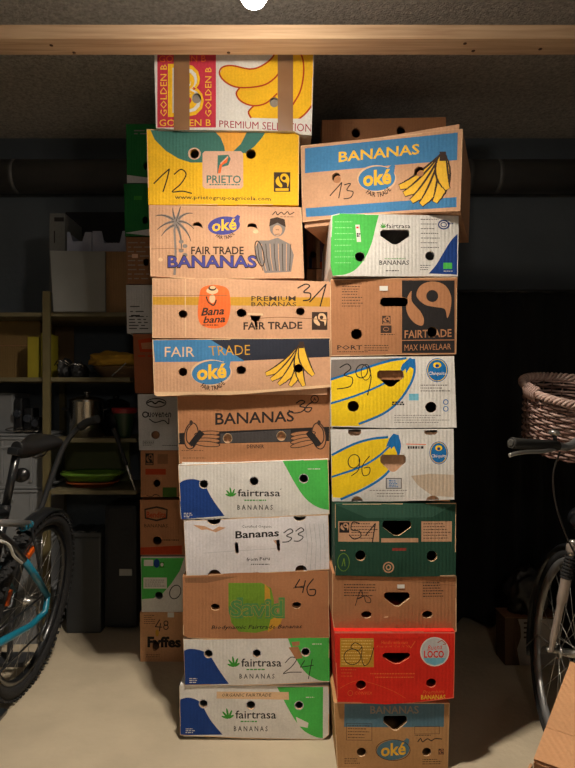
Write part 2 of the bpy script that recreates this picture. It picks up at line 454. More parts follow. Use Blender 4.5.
for st in ([(278, 47), (272, 58), (262, 66), (250, 69.5), (232, 66), (222, 68), (219.7, 75), (227, 83.5), (240, 88), (262, 86), (274, 79), (281, 70)],
           [(240, 88), (236.3, 94), (241, 101.5), (253, 106), (266, 103.5), (277, 94)], [(254, 106), (248.5, 112), (251, 118)],
           [(299, 50), (303, 60), (303.5, 75), (300, 92), (292, 106)], [(313, 104), (306, 113), (299, 119)]):
    c.stroke(st, 1.6, RBR, True)
c.rect(217, 118.8, 311, 133, WH)
c.text('PREMIUM SELECTION', [(219.3, 120.5), (311.6, 124), (311.4, 132), (219.3, 127.3)], MAR, .0)
c.hole(196.6, 98.5, 4.6, 5.2); c.hole(274.2, 102.6, 4.6, 5)
carton(c, 2.03, depth=.40, lift=.022, base=WH, inner=GREY, edge=WH, cut_inner=False, group=LG,
       label='red and white banana carton with big yellow bananas and brown tape, topmost under the beam',
       tape=[(174, 44, 189.7, 130.4, TAPE), (277.8, 45, 293, 131.5, TAPE)])
# L2 yellow with green shapes, 12
c = Card(145, 130, 3.594)
c.outline((6, -3), (555, 6), (552, 270), (12, 268))
c.poly([(18, -4), (35, 35), (75, 75), (120, 103), (165, 118), (215, 118), (290, 90), (285, 60), (272, 28), (248, 2)], TEAL)
c.poly([(368, 4), (345, 50), (315, 80), (330, 84), (365, 84), (395, 58), (418, 32), (436, 4)], TEAL)
c.poly([(248, 2), (272, 28), (285, 60), (290, 80), (315, 80), (345, 50), (368, 4)], board('orange_yellow_print', (240, 170, 70)))
c.ell(178, 86, 23, 22, PIN)
c.poly([(215, 77), (345, 77), (353, 85), (353, 203), (345, 211), (215, 211), (207, 203), (207, 85)], PIN)
c.poly([(262, 92), (300, 90), (308, 105), (300, 128), (275, 135), (270, 156), (260, 158)], TEAL)
c.poly([(268, 128), (285, 110), (300, 97), (295, 118), (278, 127), (272, 156), (262, 157)], ORG); c.stroke([(272, 122), (298, 97)], 4, PIN)
c.text('PRIETO', (222, 164, 345, 192), TEAL, .025); c.fine(232, 195, 350, 1, 4, TEAL, 4, 3)
c.text('www.prietogrupoagricola.com', [(107, 234), (452, 240), (452, 258), (107, 252)], DK, .02, res=1)
fairtrade_mark(c, 463, 152, 522, 222, DK, YEL)
c.stroke([(32, 193), (60, 165), (88, 140), (80, 175), (65, 222)], 4.5, INK); c.stroke([(105, 160), (130, 142), (148, 160), (128, 195), (98, 222), (135, 220), (168, 228)], 4.5, INK, True)
c.hole(178, 86, 17, 18); c.hole(381, 87, 18, 18)
carton(c, 2.045, depth=.40, base=YEL, edge=EDGE, group=LG, label='yellow banana carton with dark green shapes and handwritten 12, second from top of left stack')
# L3 kraft, palm and farmer
c = Card(145, 205, 3.594)
c.outline((14, 0), (562, 8), (572, 262), (180, 266), (20, 256))
PR = board('purple_blue_print', (74, 74, 150))
c.stroke([(106, 250), (110, 170), (106, 90), (112, 60)], 9, LGR, w2=7)
for a, b, m_ in (((112, 60), (38, 40), (70, 28)), ((112, 60), (45, 88), (75, 60)), ((112, 60), (100, 10), (100, 35)), ((112, 60), (170, 30), (140, 25)), ((112, 60), (175, 85), (150, 55)), ((112, 60), (165, 130), (155, 90)), ((112, 70), (60, 110), (80, 80)), ((112, 70), (130, 170), (135, 110)), ((112, 60), (128, 5), (122, 30))):
    pts = [((1-t)**2*a[0]+2*t*(1-t)*m_[0]+t*t*b[0], (1-t)**2*a[1]+2*t*(1-t)*m_[1]+t*t*b[1]) for t in [i/6 for i in range(7)]]
    c.stroke(pts, 13, LGR, w2=2); c.stroke(pts, 2, DK)
for i in range(4): c.ell(130+i % 2*14, 132+i*16, 9, 7, LGR)
c.ell(476, 82, 28, 32, LGR); c.poly([(446, 78), (450, 50), (475, 44), (502, 52), (506, 80), (476, 64)], DK); c.ell(476, 92, 17, 19, K3)
c.poly([(398, 150), (410, 128), (445, 128), (476, 118), (520, 140), (535, 180), (525, 240), (430, 245), (420, 215), (398, 200)], LGR)
for k in range(9): c.stroke([(404+k*15, 140), (410+k*14, 190), (424+k*12, 236)], 2.5, K3 if k % 2 else DK)
c.ring(412, 175, 14, 46, 4, DK, -12); c.stroke([(470, 90), (482, 90)], 2, DK); c.stroke([(468, 106), (484, 105)], 2, DK)
oke(c, 284, 75, 116, 66, PR, BAN)
c.text('FAIR TRADE', (166, 150, 355, 178), DK, .04); c.text('BANANAS', (80, 180, 402, 228), DK, .085); c.text('BANANAS', (83, 184, 399, 224), PR, .04)
c.stroke([(458, 36), (470, 24), (476, 36), (490, 26), (500, 34), (512, 24), (520, 34), (536, 26)], 3, INK, True); c.fine(486, 42, 550, 1, 4, DK, 2, 5)
c.holep([(168, 76), (176, 64), (190, 61), (203, 68), (208, 84), (198, 78), (186, 75)]); c.holep([(366, 80), (372, 68), (386, 64), (400, 70), (405, 88), (396, 82), (382, 79)])
c.ell(398, 96, 10, 7, EDGE); c.ell(56, 196, 8, 7, EDGE); c.stroke([(22, 158), (90, 156), (140, 160)], 2, KD)
carton(c, 2.04, depth=.40, base=K3, edge=EDGE, group=LG, label='plain brown banana carton with palm tree and farmer drawings and purple blue lettering')
# L4 kraft with yellow band, orange oval, 31
c = Card(145, 275, 3.026)
c.outline((22, 10), (250, 12), (562, 20), (563, 196), (300, 192), (22, 190))
c.poly([(22, 66), (560, 68), (560, 96), (22, 90)], OKR)
c.poly([(165, 60), (175, 38), (210, 30), (248, 40), (258, 70), (258, 110), (245, 150), (210, 162), (172, 152), (160, 120)], ORG, True)
c.ell(204, 48, 18, 10, EDGE); c.ell(204, 40, 12, 8, DK); c.ell(205, 38, 9, 5, EDGE); c.stroke([(186, 66), (192, 82), (208, 92), (216, 76)], 4, DK, True); c.ell(204, 72, 9, 13, EDGE)
c.text('Bana', [(170, 100), (240, 96), (240, 120), (170, 124)], DK, .05, .25); c.text('bana', [(176, 126), (243, 122), (243, 143), (176, 147)], DK, .05, .25); c.fine(174, 150, 240, 1, 3, DK, 3, 6)
c.text('PREMIUM', (322, 64, 456, 79), DK, .015); c.text('BANANAS', (322, 82, 458, 95), DK, .015)
c.text('FAIR TRADE', [(298, 143), (476, 141), (476, 163), (298, 166)], DK, .05)
c.stroke([(462, 40), (485, 28), (498, 34), (480, 52), (500, 56), (498, 74), (478, 78)], 4, INK, True); c.stroke([(498, 82), (548, 28), (530, 95)], 4, INK)
fairtrade_mark(c, 505, 112, 552, 166, DK, EDGE, False)
c.hole(115, 118, 14, 12); c.hole(292, 115, 15, 13); c.hole(470, 110, 14, 12)
c.holep([(318, 122), (352, 124), (346, 138), (338, 140), (340, 160), (334, 158), (330, 140), (322, 136)]); c.stroke([(312, 118), (356, 120)], 6, EDGE); c.stroke([(340, 132), (420, 128), (555, 136)], 2, KD, True)
c.stroke([(122, 12), (122, 186)], 2.5, EDGE); c.stroke([(22, 62), (250, 62)], 1.5, KD)
carton(c, 2.035, depth=.40, base=K3, edge=EDGE, group=LG, label='wide torn brown banana carton with orange oval, yellow band and handwritten 31')
# L5 kraft with blue/black top band, bananas
c = Card(145, 335, 3.026)
c.outline((22, 14), (560, 8), (562, 158), (330, 176), (250, 182), (150, 180), (40, 186), (28, 180))
c.poly([(24, 16), (300, 12), (300, 80), (30, 82)], BLUE); c.poly([(195, 12), (560, 8), (560, 66), (300, 78), (240, 40)], board('black_band_print', (40, 44, 58), flute=.1))
c.text('FAIR', (60, 36, 150, 66), EDGE, .0); c.text('TRADE', [(192, 34), (318, 30), (318, 60), (196, 62)], OKR, -.01)
hand_of_bananas(c, (474, 30), [(368, 118), (384, 134), (406, 148), (440, 152), (480, 152), (508, 120)], 23, DK, BAN, .20)
oke(c, 201, 114, 118, 72, BLUE, BAN, rim=EDGE)
c.hole(115, 112, 14, 13); c.hole(291, 106, 15, 13); c.hole(464, 101, 14, 13)
c.poly([(30, 172), (150, 172), (330, 168), (560, 150), (562, 160), (330, 180), (150, 184), (34, 186)], EDGE)
carton(c, 2.03, depth=.40, base=K3, edge=EDGE, group=LG, label='wide brown banana carton with blue and black top band and five drawn bananas')
# L6 kraft, 36
c = Card(170, 390, 3.485)
c.outline((25, 20), (86, 18), (293, 14), (557, -6), (555, 244), (240, 256), (32, 256))
c.poly([(30, 150), (555, 128), (555, 178), (30, 190)], BLK)
c.poly([(176, 152), (420, 138), (424, 180), (176, 186)], SLATE)
for s_, cx_ in ((1, 88), (-1, 505)):
    c.ell(cx_-s_*14, 160, 24, 46, K2, 8*s_); c.ring(cx_-s_*14, 160, 24, 46, 4, DK, 8*s_)
    for k in range(4): c.poly(c.epts(cx_+s_*42, 152+k*12, 44, 9, 16, -4+k*3*s_), K2); c.ring(cx_+s_*42, 152+k*12, 44, 9, 3, DK, -4+k*3*s_)
    c.stroke([(cx_-s_*12, 118), (cx_-s_*28, 140), (cx_-s_*30, 175), (cx_-s_*12, 196)], 4, DK, True)
    c.stroke([(cx_+s_*22, 148), (cx_, 174), (cx_-s_*12, 190)], 22, BLK); c.ell(cx_-s_*14, 114, 6, 9, DK)
c.text('BANANAS', [(158, 80), (432, 72), (432, 110), (158, 122)], BLK, .03); c.text('DENNER', (268, 190, 328, 203), DK, .03)
c.fine(40, 210, 130, 1, 5, DK, 2, 9); c.fine(45, 236, 130, 1, 5, DK, 2, 8); c.ring(504, 32, 13, 13, 3, INK); c.text('A', (498, 26, 510, 38), INK)
c.stroke([(440, 46), (456, 36), (470, 42), (452, 56), (470, 62), (458, 76), (430, 80), (414, 70)], 4, INK, True); c.stroke([(498, 40), (476, 56), (470, 72), (484, 76), (494, 62), (474, 62)], 4, INK, True)
c.ell(201, 168, 16, 17, EDGE); c.ell(388, 160, 16, 17, EDGE); c.hole(201, 168, 15, 16); c.hole(388, 160, 15, 16)
carton(c, 2.062, depth=.38, base=K2, inner=K3, cut_inner=False, edge=EDGE, group=LG, label='brown banana carton with black stripe between two drawn banana hands, handwritten 36')
def white_wave(c, o, blue, green, holes, word, sub, leaf=True, seed=1, extra=None, **kw):
    c.outline(*o)
    sm_ = lambda q: [(a.x, a.y) for a in smooth([(x, y, 0) for x, y in q], 5)]
    c.poly(sm_(blue[:-1])+[blue[-1]], BLU2); c.poly([green[1]]+sm_(green[2:]+green[:1]), GRN)
    fairtrasa(c, word[0], word[1], word[2], word[3], sub, leaf, seed)
    c.fine(blue[0][0]+18, max(p[1] for p in blue)-22, blue[0][0]+50, 3, 6, WH, 2.5, seed)
    for h in holes: c.ell(h[0], h[1], h[2]+2, h[2]+2, WG); c.hole(h[0], h[1], h[2], h[2]*.98)
    if extra: extra(c)
    carton(c, depth=.40, base=WH, edge=EDGE, group=LG, **kw)
# L7
def e7(c): c.fine(480, 47, 545, 1, 4, WH, 3, 2); c.text('®', (384, 116, 390, 122), BLK, 0)
white_wave(Card(170, 455, 3.485), [(28, 35), (552, 14), (556, 206), (320, 218), (38, 224)],
    [(30, 100), (50, 88), (80, 84), (108, 92), (125, 112), (150, 156), (190, 212), (40, 224)],
    [(392, 20), (552, 14), (555, 192), (515, 182), (475, 154), (440, 106)],
    [(118, 101, 15), (293, 91, 15), (466, 82, 15)], (236, 119, 148, 25), (235, 173, 358, 191), True, 3, e7, DL=2.04,
    label='white banana carton with blue and green corners, directly below the brown striped carton')
# L8 white
c = Card(170, 515, 3.485)
c.outline((48, 20), (552, -2), (556, 190), (300, 204), (56, 214))
c.text('Certified Organic', (250, 35, 355, 47), BLK, .0, res=1); c.text('Bananas', [(228, 56), (380, 48), (380, 74), (228, 82)], BLK, .05)
c.text('from Peru', [(267, 148), (348, 144), (348, 157), (267, 161)], BLK, .02, res=1); c.fine(282, 170, 352, 1, 4, BLK, 3, 4)
c.stroke([(396, 62), (418, 48), (428, 58), (406, 72), (424, 80), (412, 92), (392, 94)], 3.5, INK, True); c.stroke([(438, 56), (456, 44), (466, 54), (446, 66), (464, 76), (450, 90), (432, 90)], 3.5, INK, True)
c.poly([(80, 34), (120, 38), (150, 52), (170, 40), (195, 44), (160, 60), (128, 50), (110, 52)], K3); c.stroke([(120, 132), (240, 124), (370, 116)], 1.6, WG)
for k in range(5): c.stroke([(470+k*16, 30), (480+k*15, 100), (472+k*17, 190)], 2, WG)
c.hole(153, 17, 24, 17); c.hole(452, 4, 22, 17); c.hole(155, 214, 24, 24); c.hole(457, 192, 20, 18)
c.holep([(225, 98), (230, 94), (237, 96), (240, 130), (236, 137), (228, 134)]); c.holep([(370, 88), (382, 84), (384, 124), (380, 128), (374, 124)]); c.poly([(360, 88), (372, 86), (372, 104)], K3)
carton(c, 2.04, depth=.40, base=board('plain_white_board', (226, 222, 226)), edge=EDGE, group=LG, label='plain white banana carton with black lettering, two slots and handwritten 33')
# L9 Savid
c = Card(170, 565, 3.485)
c.outline((44, 38), (135, 34), (300, 22), (552, 20), (556, 254), (250, 262), (60, 254), (46, 244))
c.poly([(50, 44), (240, 40), (130, 62), (54, 62)], KD)
c.poly([(204, 62), (320, 62), (352, 80), (362, 120), (362, 180), (345, 225), (300, 236), (240, 232), (214, 200), (204, 150)], DVG)
c.poly([(330, 66), (348, 84), (350, 120), (330, 130)], OKR); c.poly([(350, 190), (398, 165), (385, 205), (340, 235)], OKR)
c.text('david', (204, 112, 400, 186), DVD, .10); c.text('Savid', (210, 120, 394, 180), OKR, .045); c.text('Savid', (211, 121, 393, 179), DVD, .03)
c.text('Biodynamic Fairtrade Bananas', [(144, 210), (460, 206), (460, 224), (144, 228)], BLK, .02, .25, res=1)
c.stroke([(452, 50), (436, 76), (466, 78)], 4, INK); c.stroke([(472, 54), (462, 96)], 4, INK); c.stroke([(500, 48), (478, 78), (484, 104), (504, 104), (506, 86), (486, 86)], 4, INK, True); c.stroke([(430, 80), (470, 72)], 3, INK)
c.hole(158, 146, 16, 12); c.hole(441, 140, 16, 12)
carton(c, 2.04, depth=.40, base=K2, inner=KD, shift=(.0, .005), edge=EDGE, group=LG, label='brown banana carton with olive green square print and handwritten 46')
# L10
def e10(c): c.stroke([(384, 104), (402, 86), (420, 92), (404, 116), (378, 138), (400, 134), (436, 134)], 2.6, INK, True); c.stroke([(446, 96), (432, 118), (474, 112)], 2.6, INK); c.stroke([(470, 92), (458, 156)], 2.6, INK); c.fine(470, 43, 516, 1, 4, WH, 3, 2); c.poly([(404, 38), (430, 36), (430, 48), (408, 52)], K2); c.poly([(395, 55), (425, 52), (440, 88), (418, 92)], K2)
white_wave(Card(165, 630, 3.194), [(58, 30), (524, 22), (526, 166), (310, 176), (64, 176)],
    [(60, 66), (82, 60), (118, 66), (145, 84), (172, 126), (204, 172), (64, 176)],
    [(392, 25), (524, 22), (526, 164), (490, 160), (450, 136), (418, 90)],
    [(139, 75, 13), (293, 74, 13), (449, 70, 13)], (244, 90, 128, 26), (238, 139, 350, 155), True, 5, e10, DL=2.04,
    label='white banana carton with blue and green corners and handwritten 24')
# L11
def e11(c):
    c.poly([(165, 196), (395, 198), (396, 222), (165, 218)], EDGE); c.text('ORGANIC FAIRTRADE', (182, 202, 340, 212), DK, 0, .2, res=1)
    c.fine(450, 213, 490, 1, 4, WH, 3, 2); c.poly([(418, 276), (458, 296), (456, 312), (424, 306)], PAPER)
white_wave(Card(165, 630, 3.194), [(46, 178), (60, 174), (524, 178), (524, 334), (505, 350), (250, 346), (48, 336)],
    [(48, 222), (72, 216), (100, 222), (118, 238), (145, 286), (184, 334), (48, 336)],
    [(358, 182), (505, 182), (504, 346), (478, 340), (440, 318), (405, 270)],
    [(123, 235, 13), (274, 239, 14), (428, 240, 13)], (225, 256, 130, 26), (220, 306, 328, 323), True, 6, e11, DL=2.045,
    label='white banana carton with blue and green corners and stained top strip, on the floor')

# ================================================================== RIGHT STACK
DR0 = 1.90
# R1 blue and kraft, 13 (turned, long side showing)
c = Card(295, 110, 3.194)
c.outline((18, 114), (536, 60), (528, 322), (240, 334), (24, 358))
c.poly([(32, 122), (520, 72), (518, 160), (32, 202)], BLUE); c.poly([(34, 314), (516, 278), (516, 310), (36, 342)], BLUE)
c.text('BANANAS', [(140, 134), (398, 108), (398, 142), (140, 168)], BAN, .04)
hand_of_bananas(c, (472, 148), [(338, 246), (352, 268), (375, 290), (405, 300), (448, 292), (486, 250)], 34, DK, BAN, .20)
oke(c, 262, 220, 118, 78, BLUE, BAN, rim=EDGE)
c.stroke([(112, 274), (150, 232), (140, 282)], 3.2, INK); c.stroke([(158, 240), (178, 236), (166, 256), (186, 262), (178, 280), (156, 284)], 3.2, INK, True)
c.holep([(118, 222), (120, 208), (130, 200), (142, 203), (146, 212), (134, 210), (126, 216), (124, 226)]); c.holep([(380, 208), (382, 190), (394, 180), (408, 184), (412, 196), (400, 192), (390, 200), (388, 210)])
c.ell(134, 222, 13, 12, K2); c.ell(398, 202, 13, 11, K2)
carton(c, 2.05, 1.85, depth=.40, base=K3, edge=EDGE, group=RG, label='brown carton with two blue bands and handwritten 13, topmost of right stack')
# R2 white with green left and blue right
c = Card(330, 205, 4.259)
c.outline((6, 44), (40, 36), (548, 46), (544, 304), (300, 304), (12, 302), (2, 260))
c.poly([(2, 260), (6, 44), (40, 36)]+[(a.x, a.y) for a in smooth([(208, 42, 0), (194, 95, 0), (178, 160, 0), (150, 225, 0), (112, 272, 0), (70, 294, 0), (12, 302, 0)], 5)], GRN); c.poly([(a.x, a.y) for a in smooth([(549, 118, 0), (515, 152, 0), (480, 208, 0), (452, 255, 0), (420, 292, 0)], 5)]+[(546, 297)], BLU2)
c.handhole(276, 137, 126, 64); c.hole(127, 221, 21, 21); c.hole(426, 217, 21, 20)
c.text('fairtrasa', (240, 80, 342, 100), BLK, .02); leaf_hand(c, 228, 98, 20); c.text('BANANAS', (210, 236, 336, 256), BLK, .02); c.fine(232, 228, 325, 1, 4, GRD, 3); c.fine(238, 278, 320, 1, 4, BLK, 4, 2)
c.fine(20, 70, 110, 8, 25, board('pale_green_print', (150, 220, 150)), 3, 12); c.fine(386, 60, 470, 7, 20, BLK, 3, 13); c.fine(384, 256, 430, 3, 9, BLK, 3, 14); c.ring(484, 84, 22, 18, 6, NAVY); c.ring(484, 84, 12, 9, 4, NAVY); c.fine(500, 76, 540, 1, 5, NAVY, 6, 2)
c.rect(482, 246, 520, 272, GRN); c.fine(484, 280, 524, 1, 4, WH, 3)
c.poly([(108, 84), (126, 84), (132, 158), (114, 158)], PAPER); c.fine(112, 92, 126, 1, 4, RED, 8); c.fine(114, 120, 130, 2, 9, BLK, 7, 3)
carton(c, 1.90, depth=.50, base=WH, edge=WH, group=RG, label='white carton with bright green left side, directly below the blue banded one')
# R3 kraft with black panel
c = Card(320, 270, 3.833)
c.outline((40, 36), (526, 28), (522, 322), (280, 326), (42, 330))
c.rect(314, 40, 516, 318, BLK); c.stroke([(314, 270), (516, 268)], 3, K2)
c.poly([(385, 60), (430, 44), (478, 58), (502, 100), (500, 150), (488, 184), (478, 150), (440, 142), (400, 132), (370, 100)], K2, True); c.ell(430, 100, 23, 23, BLK); c.poly([(350, 80), (352, 120), (385, 160), (398, 190), (390, 214), (358, 200), (334, 165), (330, 120)], K2, True)
c.text('FAIRTRADE', [(324, 232), (504, 226), (504, 256), (324, 262)], K2, .03); c.text('MAX HAVELAAR', [(324, 286), (502, 282), (502, 304), (324, 310)], K2, .0)
c.text('PORT', (66, 288, 162, 306), DK, .03); c.fine(84, 52, 170, 5, 10, DK, 3, 3); c.fine(84, 104, 170, 4, 11, DK, 3, 4); c.fine(170, 288, 300, 3, 9, DK, 3, 6); c.fine(66, 312, 200, 1, 5, DK, 3, 7)
fairtrade_mark(c, 238, 176, 270, 208, DK, K2); c.rect(232, 213, 274, 242, DK); c.ring(253, 227, 10, 7, 2, K2); c.fine(232, 246, 288, 1, 5, DK, 3)
c.holep([(232, 112), (240, 105), (325, 105), (337, 112), (338, 128), (328, 140), (240, 140), (230, 130)]); c.hole(140, 245, 21, 21); c.hole(430, 238, 20, 20)
carton(c, 1.925, 1.88, depth=.50, base=K2, edge=EDGE, group=RG, stickers=[(228, 62, 260, 80, PAPER, 'small white paper sticker')], label='brown banana carton with black panel and large leaf swirl on its right side')
# R4, R5 white with blue oval and cut banana
def blue_oval(c, cx, cy, rx, ry):
    c.ell(cx, cy, rx, ry, CBL); c.ring(cx, cy, rx*.88, ry*.9, 2.5, CYEL); c.ell(cx, cy-ry*.42, rx*.38, ry*.24, CYEL); c.ell(cx, cy-ry*.36, rx*.18, ry*.14, BLU2)
    c.text('Chiquita', (cx-rx*.86, cy+ry*.12, cx+rx*.86, cy+ry*.48), WH, .04, .1)
c = Card(320, 270, 3.833)
c.outline((40, 334), (514, 330), (524, 604), (270, 606), (40, 600))
c.poly([(40, 425), (140, 392), (250, 356), (330, 338), (355, 350), (358, 390), (345, 440), (300, 510), (235, 560), (150, 598), (40, 598)], CYEL)
c.poly([(40, 344), (200, 340), (340, 336), (250, 352), (140, 388), (40, 420)], LGR)
c.stroke([(40, 420), (140, 388), (250, 352), (330, 338)], 9, CBL, True); c.stroke([(40, 512), (130, 484), (210, 452), (270, 420), (320, 380), (350, 345)], 8, CBL, True); c.stroke([(150, 590), (240, 552), (300, 505), (345, 440), (362, 390), (360, 342)], 9, CBL, True)
c.poly([(315, 362), (345, 336), (362, 345), (362, 380), (345, 372), (330, 395), (328, 378), (308, 382)], CBL)
c.stroke([(76, 374), (104, 360), (118, 378), (92, 402), (124, 414), (116, 446), (66, 456)], 4, INK, True); c.ring(160, 388, 22, 26, 4, INK, 20); c.ring(176, 392, 18, 30, 3, INK); c.stroke([(184, 370), (196, 410), (182, 480)], 4, INK, True)
blue_oval(c, 449, 384, 42, 46); c.fine(385, 440, 500, 3, 11, DK, 3, 8); c.rect(340, 474, 378, 500, LB); c.fine(276, 504, 340, 2, 8, BLK, 6, 6); c.ring(482, 506, 9, 9, 3, CBL); c.ring(482, 532, 9, 9, 3, CBL); c.fine(285, 556, 500, 4, 9, LGR, 2.5, 9)
c.handhole(270, 416, 102, 62); c.hole(127, 522, 22, 21); c.hole(425, 526, 22, 21)
carton(c, 1.925, 1.88, depth=.50, base=WH, inner=K2, moves={0: (0, -.03)}, edge=WH, group=RG, label='white banana carton with yellow banana print and blue oval badge, handwritten 39')
c = Card(320, 420, 3.833)
c.outline((40, 36), (512, 34), (515, 305), (270, 312), (46, 312))
c.poly([(44, 134), (130, 96), (240, 64), (272, 70), (300, 100), (300, 140), (270, 190), (200, 240), (90, 300), (46, 296)], CYEL)
c.stroke([(46, 134), (130, 92), (200, 72), (260, 66)], 9, CBL, True); c.stroke([(46, 218), (150, 182), (220, 142), (275, 92)], 8, CBL, True); c.stroke([(80, 304), (180, 258), (250, 210), (292, 150), (306, 100), (296, 60)], 9, CBL, True)
c.poly([(266, 70), (282, 52), (302, 58), (308, 98), (296, 130), (284, 100), (272, 112), (268, 96), (252, 104)], CBL)
c.ring(130, 158, 22, 26, 3.5, INK, 15); c.stroke([(150, 148), (148, 190), (120, 214)], 3.5, INK, True); c.stroke([(190, 138), (162, 176), (166, 212), (188, 206), (190, 182), (168, 184)], 3.5, INK, True)
c.poly([(348, 214), (420, 206), (512, 210), (512, 296), (430, 290), (375, 250)], board('stripped_board', (205, 186, 165)))
blue_oval(c, 455, 126, 36, 44); c.stroke([(330, 92), (406, 94)], 3, ORG); c.fine(336, 100, 402, 1, 6, BLK, 10, 3); c.rect(252, 222, 313, 263, SLATE); c.rect(255, 225, 310, 260, WG); c.fine(264, 230, 304, 5, 6, CBL, 3, 2)
c.fine(190, 268, 375, 1, 8, LGR, 3, 5); c.fine(218, 280, 360, 2, 10, LGR, 3, 6)
c.holep([(108, 36), (158, 36), (158, 50), (148, 60), (118, 60), (108, 50)]); c.holep([(400, 40), (450, 38), (450, 50), (440, 57), (410, 57), (400, 50)]); c.handhole(280, 166, 98, 66); c.hole(142, 312, 22, 20); c.hole(432, 310, 26, 20)
carton(c, 1.925, 1.88, depth=.50, base=WH, inner=K3, cut_inner=False, edge=WH, group=RG, label='white banana carton with yellow banana print and blue oval badge, handwritten 96')
# R6 dark green
c = Card(320, 420, 3.833)
c.outline((58, 322), (522, 318), (520, 598), (290, 602), (58, 596))
c.poly([(60, 324), (520, 320), (430, 372), (180, 376)], board('scuffed_green_print', (52, 92, 76)))
for bx in ((70, 388, 226, 466), (388, 388, 505, 466)): c.rect(bx[0], bx[1], bx[2], bx[3], K3); c.fine(bx[0]+(50 if bx[0] < 100 else 8), bx[1]+8, bx[2]-2, 6, 11, DK, 3, bx[0])
fairtrade_mark(c, 74, 392, 112, 432, BLK, K3, False); c.rect(234, 452, 376, 468, K3)
c.stroke([(150, 396), (125, 392), (120, 420), (150, 426), (156, 446), (130, 456), (112, 440)], 4, INK, True); c.stroke([(176, 440), (212, 396), (200, 470)], 4, INK)
c.rect(276, 490, 330, 500, board('dull_red_print', (150, 60, 50))); c.ring(262, 564, 19, 19, 5, K3); c.ring(262, 564, 8, 9, 5, K3); c.ring(90, 545, 22, 34, 2.5, DVG); c.stroke([(84, 560), (92, 530), (96, 560)], 3, DVG); c.fine(78, 498, 98, 1, 5, K3, 3)
c.handhole(294, 414, 110, 58); c.hole(155, 519, 20, 20); c.hole(428, 521, 20, 21)
carton(c, 1.895, depth=.50, base=DGR, inner=KD, edge=EDGE, group=RG, label='dark green banana carton with handwritten 54 on a brown label panel')
# R7 kraft
c = Card(325, 570, 4.107)
c.outline((30, 14), (540, 26), (540, 254), (40, 256), (30, 200))
c.fine(78, 58, 215, 5, 11, DK, 4, 21); c.fine(402, 50, 510, 6, 11, DK, 4, 22)
c.stroke([(124, 146), (140, 96), (150, 84), (152, 110), (130, 118), (165, 106), (185, 116), (186, 132), (168, 130), (162, 110)], 3, INK, True); c.stroke([(42, 36), (340, 46), (538, 64)], 2, KD); c.ell(250, 192, 10, 3, EDGE, -10)
c.handhole(295, 119, 106, 58); c.hole(170, 183, 22, 15); c.hole(420, 182, 22, 15)
carton(c, 1.90, depth=.50, base=K2, edge=EDGE, group=RG, stickers=[(296, 58, 326, 74, PAPER, 'small white paper sticker')], label='plain brown banana carton with small black print, between the dark green and red ones')
# R8 red
c = Card(325, 625, 4.107)
c.outline((38, 26), (534, 26), (530, 300), (400, 316), (250, 326), (150, 320), (50, 316))
c.rect(62, 54, 200, 172, OKR); c.fine(68, 62, 198, 9, 12, board('pale_yellow_print', (235, 200, 120)), 4, 31); c.fine(66, 182, 130, 3, 13, ORG, 3, 32)
c.ring(112, 130, 34, 32, 3, INK); c.stroke([(150, 84), (122, 72), (106, 92), (140, 102), (152, 88), (150, 130), (160, 165), (182, 150), (200, 92)], 3, INK, True)
c.ell(450, 109, 60, 60, PAPER); c.ell(450, 109, 55, 55, WG); c.poly([(402, 134), (498, 134), (484, 154), (450, 165), (416, 154)], LB)
c.text('Buena', [(420, 84), (480, 76), (480, 98), (420, 104)], RED, 0, .3); c.text('LOCO', (406, 104, 488, 134), RED, .06); c.stroke([(462, 72), (480, 62), (496, 78), (484, 80)], 3, RBR)
c.text('Handle with care', (230, 64, 340, 78), ORG, .0, .2, res=1); c.text('Keep at 14 °C to 16 °C', (212, 82, 346, 94), ORG, .0, .2, res=1); c.stroke([(344, 84), (352, 94), (370, 66)], 3, ORG)
c.fine(186, 196, 400, 1, 4, ORG, 5, 41); c.fine(206, 211, 410, 1, 4, ORG, 5, 42)
c.stroke([(60, 260), (140, 228), (260, 262), (330, 300)], 1.6, ORG, True); c.ring(104, 280, 10, 11, 2.5, ORG); c.text('CONVEX', (122, 273, 195, 286), ORG, .0, .1); c.stroke([(40, 32), (534, 32)], 4, board('pink_wear', (240, 130, 120), flute=0))
c.text('Premium', [(400, 268), (490, 264), (490, 280), (400, 284)], ORG, .01, .3); c.text('BANANAS', (394, 286, 495, 306), BAN, .05)
c.handhole(293, 136, 112, 46); c.hole(148, 246, 21, 19); c.hole(436, 238, 21, 19)
carton(c, 1.872, depth=.50, lift=.022, base=RED, edge=board('red_edge', (235, 120, 90), flute=0), group=RG, label='bright red banana carton with round white badge, second from bottom of right stack')
# R9 kraft with blue band, on floor
c = Card(325, 625, 4.107)
c.outline((36, 318), (512, 320), (505, 590), (50, 590))
c.poly([(80, 324), (490, 322), (488, 418), (78, 418)], board('slate_blue_print', (84, 120, 140)))
c.text('BANANAS', (186, 332, 385, 364), GREY, .03); oke(c, 279, 512, 134, 84, board('slate_blue_print', (84, 120, 140)), BAN, False); c.ring(279, 512, 70, 44, 2.5, DK)
for bx in ((88, 404, 192, 472), (368, 416, 470, 446)): c.ring((bx[0]+bx[2])/2, (bx[1]+bx[3])/2, 1, 1, .5, DK); c.stroke([(bx[0], bx[1]), (bx[2], bx[1]), (bx[2], bx[3]), (bx[0], bx[3]), (bx[0], bx[1])], 1.6, DK)
c.fine(94, 412, 190, 5, 12, DK, 3, 51); c.fine(368, 450, 470, 1, 5, DK, 3, 52); c.stroke([(380, 478), (392, 464), (400, 478), (420, 466), (436, 474), (452, 466), (480, 468)], 4, INK, True); c.fine(80, 548, 150, 3, 9, DK, 3, 53); c.fine(400, 550, 490, 3, 9, DK, 3, 54)
fairtrade_mark(c, 466, 508, 488, 532, DK, K2)
